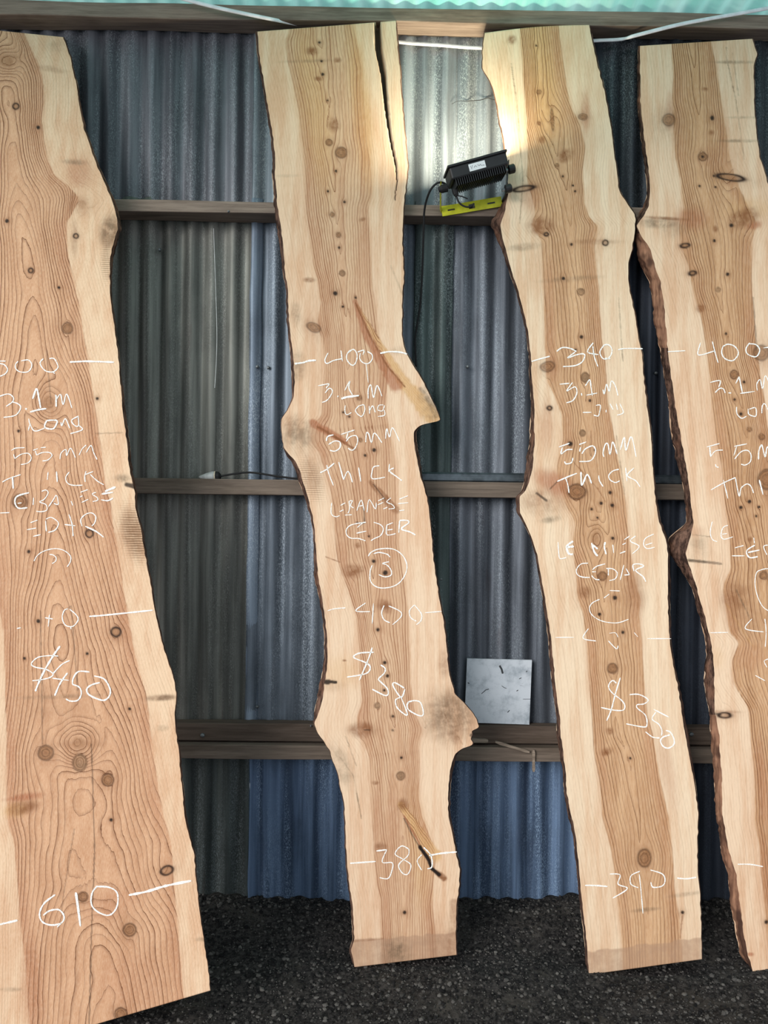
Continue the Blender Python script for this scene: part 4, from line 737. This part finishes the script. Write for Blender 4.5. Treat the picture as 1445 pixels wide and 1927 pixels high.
S4 = dict(seed=4, label='cedar slab with thick bark on its left edge, cut off by the right frame edge', yb=2.44 - 2.80, k=(2.64 - 2.44) / 2.5, wid=230, step=1.9,
  top=(86.5, 73), bot=(1828, 1800), hw=58, d0=10, taper=0.035, wob=12, sp=5.6, soft=8,
  L=[(1204.5,86.5),(1204.5,138),(1205,194),(1210,242),(1216.6,290),(1222,332),(1223.5,367),(1220,390),(1208,411),(1198,425),(1208,446),(1225,470),(1232,501),(1242.6,529),(1249.5,574),(1253,615),(1256.4,657),(1263,709),(1270,760),(1279,812),(1287.6,857),(1294.5,898),(1299.7,940),(1305,988),(1298,1016),(1290,1040),(1298,1068),(1308,1095),(1317,1130),(1324,1152),(1332.5,1185),(1339.5,1220),(1344,1258),(1344,1296),(1344,1334),(1348,1354),(1353,1382),(1355,1424),(1358.5,1458),(1358.5,1493),(1359.5,1536),(1365.4,1565),(1372,1603),(1384.5,1641),(1391.4,1693),(1398,1748),(1405,1790),(1417,1828)],
  R=[(1415,74),(1425,102),(1419,118),(1418,145),(1419,194),(1422.5,242),(1429,294),(1440,329),(1455,380),(1450,450),(1462,560),(1476,657),(1490,800),(1510,950),(1520,1080),(1535,1150),(1550,1300),(1565,1450),(1580,1600),(1600,1700),(1612,1800)],
  HL=[(1263,86),(1267,145),(1265,194),(1267,242),(1272,298),(1282,346),(1287,391),(1282,415),(1277,425),(1281,463),(1294.5,498),(1306.6,553),(1320,601),(1329,657),(1336,712),(1341,774),(1348,829),(1360,891),(1364,954),(1374,1016),(1374,1071),(1360,1106),(1367,1154),(1372,1190),(1391,1209),(1377,1244),(1381,1285),(1408,1334),(1412,1382),(1419,1451),(1421,1520),(1419,1544),(1429,1596),(1434,1658),(1450,1828)],
  HR=[(1338,81),(1346,121),(1357,190),(1367,249),(1374,304),(1388,346),(1409,391),(1425,421),(1415,449),(1414,511),(1417,574),(1421,636),(1440,760),(1460,950),(1475,1150),(1500,1400),(1530,1600),(1550,1828)],
  C=[(1300,80),(1308,138),(1322,294),(1346,449),(1351,546),(1370,629),(1381,705),(1410,808),(1412,943),(1435,1085),(1445,1250),(1465,1400),(1480,1600),(1500,1828)],
  VL=[(4,86),(6,200),(7,330),(6,370),(12,400),(4,428),(22,462),(28,480),(25,505),(21,540),(20,620),(15,660),(13,710),(12,760),(18,812),(15,864),(12,909),(10,954),(14,985),(42,1012),(34,1030),(26,1050),(15,1085),(8,1116),(10,1151),(10,1192),(12,1230),(20,1271),(18,1302),(10,1340),(16,1375),(14,1417),(15,1469),(12,1513),(10,1538),(15,1606),(16,1648),(18,1707),(15,1748),(14,1795),(2,1828)],
  VR=[(3,70),(3,1830)], bare=[(440,655),(1345,1830)],
  knots=[(1326,168,6,'b',4),(1258,226,11,'k'),(1340,222,4,'d',5),(1339,250,6,'b'),(1322,295,8,'k'),(1322,295,3,'d'),(1375,334,26,'o',6,8),(1343,331,2.2,'d'),(1316,350,2.4,'d'),(1346,352,2.2,'d'),(1400,410,30,'b',18,-20),(1376,424,4,'d'),(1346,431,5,'b',7),(1289,462,8,'o',4,-8),(1344,453,3,'d'),(1303,514,7,'o',4,-10),(1369,516,3.6,'d'),(1351,545,5,'g'),(1318,580,9,'b'),(1366,628,2.6,'d'),(1432,664,14,'k'),(1381,705,7,'k',8),(1400,719,3,'d'),(1382,752,2.6,'d'),(1394,779,3.6,'d'),(1410,808,4.5,'k'),(1433,822,5.5,'k'),(1444,902,18,'k'),(1394,955,3.4,'d'),(1410,944,3.8,'d'),(1428,954,2.8,'d'),(1423,971,2.4,'d'),(1411,1015,5,'b'),(1437,1083,7,'k'),(1363,1346,12,'o',5),(1442,1735,4,'d'),(1412,1796,7,'r',4)],
  stains=[(1385,1125,28,30,35,'b',.75),(1395,1150,30,60,-25,'b',.4),(1240,420,40,10,3,'g',.85),(1300,412,30,22,0,'r',.7),(1255,411,42,3,4,'b',.9),(1310,1056,35,3,5,'g',1),(1315,1030,20,25,0,'g',.45),(1310,1000,15,10,0,'r',.3),(1380,117,40,3,0,'g',.8),(1400,221,30,2.5,0,'g',.6),(1255,240,40,40,0,'g',.18),(1395,265,50,3,0,'g',.7),(1410,393,40,20,0,'a',.4),(1418,424,16,8,-15,'r',.9),(1265,430,25,18,0,'g',.4),(1260,210,8,40,0,'r',.5),(1355,1340,40,4,0,'b',.6),(1350,1240,12,20,0,'a',.3),(1435,1480,12,90,-4,'r',.5),(1440,1640,10,90,-4,'r',.5),(1350,300,35,30,0,'r',.3),(1410,1235,30,30,0,'r',.35),(1300,80,30,10,0,'g',.2)],
  strokes=[([(1367,90),(1366,105),(1385,190),(1400,300)],.8,'g',.8),([(1378,100),(1390,180)],.7,'g',.7),([(1385,1110),(1412,1165)],1.6,'g',.9),([(1365,1135),(1415,1215)],1,'a',.8),([(1303,1006),(1335,1010)],.8,'g',.9),([(1417,560),(1424,660)],.8,'d',.5),([(1297,1054),(1357,1061)],2.4,'d',.5),([(1355,1345),(1345,1343)],2.4,'d',.6)],
  chalk={
  'number 400 with a dash': C(1245,640,s64,[(75,140),(285,128)],[(470,30),(435,160),(480,178),(640,130)],[(612,15),(640,130),(682,275)],[(740,75),(725,150),(760,220),(850,250),(910,200),(925,140),(880,75),(800,50),(735,80)],[(1065,30),(1020,100),(1030,160),(1090,195),(1150,195),(1185,120),(1140,55),(1060,45)],[(1230,95),(1420,70)],w=2.8),
  'words 3.1 m': C(1245,640,s64,[(585,512),(705,490),(690,570)],[(645,635),(700,585),(745,590),(768,640)],[(805,638),(840,640)],[(895,525),(935,440)],[(935,440),(975,635),3.2],[(945,645),(1125,620)],[(1155,610),(1150,530),(1190,480),(1220,585),(1255,430),(1330,600)],w=2.6),
  'word long': C(1245,640,s64,[(905,805),(910,890),(965,945),(1025,920)],[(1045,830),(1050,890),(1090,915),(1140,915),(1135,820),(1060,835)],[(1210,885),(1215,800),(1245,770),(1290,850)],w=2.5),
  'words 55 mm': C(1245,640,s64,[(545,1292),(700,1250)],[(580,1290),(590,1410),3.4],[(590,1410),(650,1340),(740,1330)],[(650,1500),(660,1530),(690,1538)],[(875,1285),(1030,1255)],[(905,1290),(870,1400)],[(880,1440),(960,1350),(1040,1335),(1080,1390),(1070,1470),(1010,1510),(960,1500)],[(1170,1445),(1175,1340),(1210,1270),(1250,1410),(1280,1290),(1350,1420),3.2],w=2.4),
  'word THICK': C(1245,640,s64,[(595,1812),(750,1725),(895,1660)],[(745,1690),(800,1915)],[(890,1665),(935,1885),(960,1790),(1030,1740),(1080,1770),(1110,1850)],[(1180,1690),(1225,1870),3.6],w=2.6),
  'letters LE of a faded word': C(1295,940,6.42,[(290,265),(265,390),(290,480),(350,510)],[(480,310),(420,340),(395,430),(430,480),(540,450)],[(410,420),(470,410)],[(790,460),(800,530)],w=2.3),
  'letters CED': C(1295,940,6.42,[(560,585),(670,555)],[(525,680),(680,680)],[(805,550),(705,620),(740,700),(840,690),3.4],[(720,640),(860,610),3.4],[(960,550),(910,570),(950,670)],w=2.4),
  'arc of a circle': C(1295,940,6.42,[(1060,850),(960,835),(880,850),(825,885),(805,1000),(830,1150),(890,1280),(960,1340),(1060,1380)],w=2.2),
  'dash and a 4': C(1295,940,6.42,[(265,1610),(480,1605)],[(770,1440),(690,1560),(915,1600)],[(925,1440),(940,1600),(930,1780)],w=2.4),
  'stroke of a price': C(945,1140,s3,[(1375,378),(1430,408)],[(1460,285),(1425,300),(1440,335)],w=2.2),
  'low dash': C(945,1527,s3,[(1280,287),(1350,288),(1418,300)],w=3)})

S1['mat'] = mat_cedar('cedar_wide_figure', sap=(212,169,134), sap2=(226,193,160), heart=(208,160,124), heart2=(195,145,109), line=(112,70,44), lstr=.98)
S2['mat'] = mat_cedar('cedar_fine_rings', heart=(210,172,138), heart2=(196,152,118), line=(138,90,60), lstr=.78)
S3['mat'] = mat_cedar('cedar_straight_rings', sap=(214,176,142), sap2=(229,203,173), heart=(205,162,122), heart2=(190,145,106), line=(118,78,48), lstr=.78)
S4['mat'] = mat_cedar('cedar_mixed_rings', heart=(202,158,118), heart2=(184,138,98), line=(116,74,46), lstr=.78)
for S in (S1, S2, S3, S4): slab(S)

# ------------------------------------------------------------------ floodlight on the timber rail
def floodlight():
    YL = -0.205                                           # depth of the lamp, in front of the slab edge
    c = at(896, 322, YL); root = link('floodlight', None, loc=at(888, 392, -0.112)); B = root.location
    tag(root, 'black finned floodlight on a yellow bracket, aimed up at the iron wall', 'floodlight')
    R = Matrix.Translation(c) @ Matrix.Rotation(math.radians(-16.5), 4, 'Y') @ Matrix.Rotation(math.radians(7), 4, 'X')
    Rl = Matrix.Translation(-B) @ R
    hw_, hd, hh = 0.098, 0.056, 0.021
    mb = MB(); mb.box((-hw_, -hd, -hh), (hw_, hd, hh), Rl); body = mb.build('housing', BLACK, root, bevel=0.006)
    mb = MB(); mb.box((-hw_ - .004, -hd - .004, hh - .002), (hw_ + .004, hd + .004, hh + .006), Rl); mb.build('face_rim', BLACK, root, bevel=0.002)
    for i in range(24):                                   # cooling fins under the housing
        x = -0.085 + i * 0.170 / 23
        mb = MB(); mb.box((x - .0014, -hd * .94, -hh - .021), (x + .0014, hd * .9, -hh + .001), Rl); mb.build('cooling_fin', BLACK, root)
    mb = MB(); mb.box((-hw_ + .01, -hd + .01, hh + .004), (hw_ - .01, hd - .01, hh + .0075), Rl)
    mb.build('lamp_glass', mat_emit('lit_lamp_glass', (255, 230, 180), 6.0), root)
    # sticker with scribbled lettering
    st = MB(); st.box((-.034, -hd - .0014, -.011), (.022, -hd - .0002, .012), Rl); sk = st.build('sticker', mat_plain('white_sticker', (226, 228, 230), .5, var=.04), body)
    mk = MB()
    for pts in ([(-.028,.006),(-.026,-.004),(-.021,.007)], [(-.018,-.002),(-.012,.003),(-.008,-.002)], [(-.004,.004),(.001,-.001),(.005,.003),(.009,-.003)], [(.011,-.002),(.018,-.003)]):
        mk.tube([Rl @ Vector((x, -hd - .0016, z)) for x, z in pts], .0007, 5)
    mk.build('printed_mark', mat_plain('print_ink', (70, 72, 84), .6), sk)
    # U-shaped bracket: yellow base strip with slots, slanting arms
    YB = -0.112
    YEL = mat_plain('yellow_painted_steel', (206, 204, 44), .4, .1, var=.12, scale=25)
    def pl(px, py, Y=YB): return at(px, py, Y) - B
    a, b = pl(831, 398), pl(944, 379)
    ux = (b - a).normalized(); uz = Vector((-ux.z, 0, ux.x)).normalized(); Lb = (b - a).length; hb = 0.0175
    def strip(z0, z1, x0, x1, mbb):
        V = []
        for y in (-.0015, .0015):
            for x, z in ((x0, z0), (x1, z0), (x1, z1), (x0, z1)): V.append(a + ux * x + uz * z + Vector((0, y, 0)))
        mbb.add(V, [(0,1,2,3),(7,6,5,4),(0,4,5,1),(1,5,6,2),(2,6,7,3),(3,7,4,0)])
    mb = MB(); zb0, zb1 = -hb, hb
    cuts = [(.10, .22, .003), (.45, .55, .008), (.76, .89, .003)]          # slot, hole, slot as real openings
    xc = 0.0
    for s0, s1, h in cuts:
        strip(zb0, zb1, xc, s0 * Lb, mb); strip(zb0, -h, s0 * Lb, s1 * Lb, mb); strip(h, zb1, s0 * Lb, s1 * Lb, mb); xc = s1 * Lb
    strip(zb0, zb1, xc, Lb, mb); mb.build('bracket_base', YEL, root)
    for p0, q0, nm in ((pl(831, 398), pl(829, 345, YL), 'l'), (pl(944, 379), pl(956, 304, YL), 'r')):
        mb = MB(); path = [p0, p0.lerp(q0, .12) + Vector((-.004 if nm == 'l' else .006, -.002, 0)), p0.lerp(q0, .5) + Vector((-.002 if nm == 'l' else .007, 0, 0)), q0]
        V = []
        for p in path:
            for dx, dy in ((-.0014, -.016), (.0014, -.016), (.0014, .016), (-.0014, .016)): V.append(p + Vector((dx, dy * .9, 0)))
        Fs = [(0,1,2,3)] + [(i*4+j, i*4+(j+1) % 4, (i+1)*4+(j+1) % 4, (i+1)*4+j) for i in range(3) for j in range(4)] + [(15,14,13,12)]
        mb.add(V, Fs); mb.build('bracket_arm', YEL if nm == 'l' else STEEL, root)
    for px, py, r in ((962, 318, .0155), (956, 355, .0145)):               # clamp knobs
        p = pl(px, py, YL); mb = MB(); ax = Vector((math.cos(math.radians(16)), 0, math.sin(math.radians(16))))
        mb.tube([p - ax * .012, p - ax * .009, p + ax * .009, p + ax * .012], [r * .6, r, r, r * .8], 14); mb.build('clamp_knob', BLACK, root, smooth=False)
        mb = MB(); mb.tube([p - ax * .022, p - ax * .010], .005, 8); mb.build('clamp_bolt', STEEL, root)
    # cable gland, left pivot, cable
    g = pl(834, 355, YL); mb = MB(); ax = Vector((math.cos(math.radians(14)), 0, math.sin(math.radians(14))))
    mb.tube([g - ax * .016, g - ax * .010, g - ax * .006, g + ax * .014], [.008, .011, .0135, .0135], 12); mb.build('cable_gland', RUBBER, root)
    g2 = pl(858, 366, YL); mb = MB(); mb.tube([g2 + Vector((-.004, 0, .016)), g2, g2 + Vector((.003, 0, -.006))], [.010, .009, .006], 10); mb.build('gland_nut', RUBBER, root)
    loop = [pl(842, 352, YL), pl(836, 345, YL), pl(824, 344, YL - .01), pl(811, 356, YL), pl(802, 378, -.17), pl(798, 402, -.14), pl(797, 432, -.115),
            pl(795, 500, -.06), pl(791, 570, -.04), pl(785, 610, -.035), pl(781, 640, -.033), pl(783, 690, -.033)]
    mb = MB(); mb.tube(spline(loop, 8), .0036, 8); mb.build('cable', RUBBER, root, smooth=True)
    lp2 = [pl(858, 366, YL), pl(863, 380, YL), pl(873, 388, YL), pl(884, 389, YL), pl(892, 383, YL)]
    mb = MB(); mb.tube(spline(lp2, 6), .0032, 8); mb.build('cable', RUBBER, root, smooth=True)
    mb = MB(); mb.tube(spline([pl(861, 368, YL - .01), pl(870, 370, YL - .01), pl(880, 374, YL - .01)], 4), [.0022] * 9, 6); mb.build('cable_tie', RUBBER, root)
    mb = MB(); sc = pl(886, 389, -.116); mb.tube([sc + Vector((0, .012, 0)), sc, sc + Vector((0, -.004, 0))], [.004, .007, .004], 8); mb.build('fixing_screw', RUBBER, root)
    ld = bpy.data.lights.new('floodlight_beam', 'AREA'); ld.shape = 'RECTANGLE'; ld.size = .17; ld.size_y = .1; ld.energy = 6.5; ld.color = (1.0, .90, .66)
    lo = bpy.data.objects.new('floodlight_beam', ld); COL.objects.link(lo); lo.parent = root
    lo.matrix_local = Rl @ Matrix.Translation((0, 0, hh + .012)) @ Matrix.Rotation(math.pi, 4, 'X')
floodlight()

# ------------------------------------------------------------------ white cable strung along the top, behind the slabs
CABLE = mat_plain('white_cable_sheath', (226, 226, 232), .45, var=.06)
pts = [at(300, -16, -.14), at(352, 0, -.135), at(420, 17, -.125), at(500, 34, -.11), at(575, 49, -.05), at(640, 62, -.034), at(750, 79, -.030), at(830, 85, -.030), at(906, 90, -.030), at(1010, 86, -.034),
       at(1115, 77, -.05), at(1168, 74, -.075), at(1195, 67, -.11), at(1270, 48, -.115), at(1325, 37, -.118), at(1420, 20, -.12), at(1480, 8, -.12)]
mb = MB(); mb.tube(spline(pts, 6), .0068, 8, .45)
o = mb.build('white_cable', CABLE, smooth=True, origin=pts[6])
tag(o, 'flat white cable strung below the roof, passing behind the slab tops', 'cable')

# ------------------------------------------------------------------ white board leaning on the shaded rail
def board():
    zt = at(722, 1364, -.060).z + .002
    bl, br, tr, tl = at(874, 1353, -.046), at(996, 1357, -.046), at(1001, 1236, -.020), at(879, 1233, -.020)
    dz = zt - min(bl.z, br.z)
    root = link('white_board', None, loc=(bl + br) / 2 + Vector((0, 0, dz))); B = root.location
    tag(root, 'square white board with grey scuffs leaning on the iron wall', 'board')
    off = Vector((0, 0, dz)); n = Vector((0, .006, .001))
    V = [p + off - B for p in (bl, br, tr, tl)]; V += [p + n for p in V]
    t = NT('scuffed_white_board'); a = t.noise(t.co(), 14, 5, .7); b = t.noise(t.co((30, 30, 60)), 1, 4, .7, 2)
    c = t.mix(t.ramp(a, .4, .75), lin(206, 212, 220), lin(150, 160, 170)); c = t.mix(t.ramp(b, .66, .74, 0, .6), c, lin(84, 88, 92))
    mb = MB(); mb.add(V, [(0,1,2,3),(7,6,5,4),(0,4,5,1),(1,5,6,2),(2,6,7,3),(3,7,4,0)]); mb.build('panel', t.fin(c, .5), root)
    mk = mat_plain('dark_scuff', (60, 62, 66), .7)
    for pts, r in (([(940, 1246), (944, 1253), (946, 1261)], .0035), ([(906, 1299), (914, 1292), (920, 1290)], .0014), ([(944, 1284), (948, 1287), (953, 1289)], .001), ([(984, 1309), (998, 1309)], .0007), ([(977, 1271), (981, 1269)], .0014), ([(990, 1258), (992, 1256)], .0014), ([(972, 1294), (975, 1292)], .0015), ([(955, 1334), (959, 1330)], .0014), ([(880, 1278), (883, 1280)], .002)):
        mm = MB(); W = []
        for x, y in pts:
            f = (1357 - y) / 122.0; W.append(at(x, y, -.0465 + .026 * f) + off - B)
        mm.tube(W, r, 6, .3); mm.build('scuff_mark', mk, root)
board()

# ------------------------------------------------------------------ bits on the rails
def bulb():
    zt = at(722, 905, -.070).z
    p0 = at(393, 890, -.050); root = link('bulb_holder', None, loc=Vector((p0.x, -.050, zt + .002))); B = root.location
    tag(root, 'pale plastic bulb holder with black cap lying on the middle rail', 'bulb holder')
    ax = Vector((1, 0, .05))
    o = Vector((-.035, 0, .004))
    mb = MB(); mb.tube([o, o + ax * .008, o + ax * .025, o + ax * .048, o + ax * .056], [.003, .007, .013, .019, .019], 14); mb.build('bulb_body', mat_plain('dusty_plastic', (176, 178, 176), .5), root, smooth=True)
    mb = MB(); mb.tube([o + ax * .056, o + ax * .060], [.0195, .0195], 14); mb.build('collar', mat_plain('cream_ring', (190, 178, 156), .6), root)
    mb = MB(); mb.tube([o + ax * .060, o + ax * .072, o + ax * .078], [.019, .016, .008], 12); mb.build('socket_cap', RUBBER, root)
    e = [o + ax * .076, o + ax * .10 + Vector((0, 0, .004)), at(470, 889, -.045) - B, at(520, 896, -.045) - B, at(566, 901, -.045) - B, at(640, 900, -.040) - B]
    mb = MB(); mb.tube(spline(e, 6), .0035, 8); mb.build('cable', RUBBER, root, smooth=True)
bulb()
zt3 = at(722, 905, -.070).z
def pipe():
    x0, x1 = at(740, 890, -.03).x, at(1330, 890, -.03).x
    root = link('metal_channel', None, loc=((x0 + x1) / 2, -.032, zt3)); tag(root, 'galvanised metal channel lying along the middle rail behind the slabs', 'metal channel')
    h = (x1 - x0) / 2; mb = MB(); prof = [(.018, .004), (-.012, .004), (-.018, .010), (-.018, .030), (-.012, .036), (.014, .036)]
    m2 = MB(); n = len(prof); V = []
    for x in (-h, h):
        for y, z in prof: V.append((x, y, z - .003))
    mb.add(V, [(i, i + 1, n + i + 1, n + i) for i in range(n - 1)])
    o = mb.build('channel_profile', mat_plain('dull_galvanised', (86, 94, 100), .42, .6, var=.2, scale=30), root)
    m = o.modifiers.new('t', 'SOLIDIFY'); m.thickness = .002
    m2.tube([(-h, -.016, .016), (h, -.016, .016)], .004, 8); m2.build('rolled_rib', STEEL, root)
pipe()
WOODY = mat_timber('grey_stick', (120, 106, 94), (162, 146, 130))
def stick(name, a, b, w_, t_, label):
    a, b = Vector(a), Vector(b); d = (b - a).normalized(); s_ = d.cross(Vector((0, 1, 0))).normalized(); f = Vector((0, 1, 0))
    mb = MB(); n = 8; V = []
    for i in range(n + 1):
        p = a.lerp(b, i / n); k = w_ * (1 + .25 * float(vnoise(np.array(i * .7), np.array(w_ * 900)))) * (0.55 if i in (0, n) else 1)
        for q in (-s_ * k - f * t_, s_ * k - f * t_, s_ * k + f * t_, -s_ * k + f * t_): V.append(p + q)
    mb.add(V, [(3,2,1,0), (n*4, n*4+1, n*4+2, n*4+3)] + [(i*4+j, i*4+(j+1) % 4, (i+1)*4+(j+1) % 4, (i+1)*4+j) for i in range(n) for j in range(4)])
    o = mb.build(name, WOODY, origin=(a + b) / 2); tag(o, label, 'stick')
stick('wooden_stick', at(932, 1396, -.092), at(996, 1415, -.093), .0045, .004, 'slanting grey stick lying over the lower rails')
stick('wooden_stick', at(1004, 1411, -.092), at(1004, 1452, -.092), .0048, .003, 'short upright grey stick against the lower rail')
stick('wooden_offcut', at(868, 1392, -.068), at(918, 1394, -.068), .007, .006, 'short timber offcut on the shaded rail beside the burl')
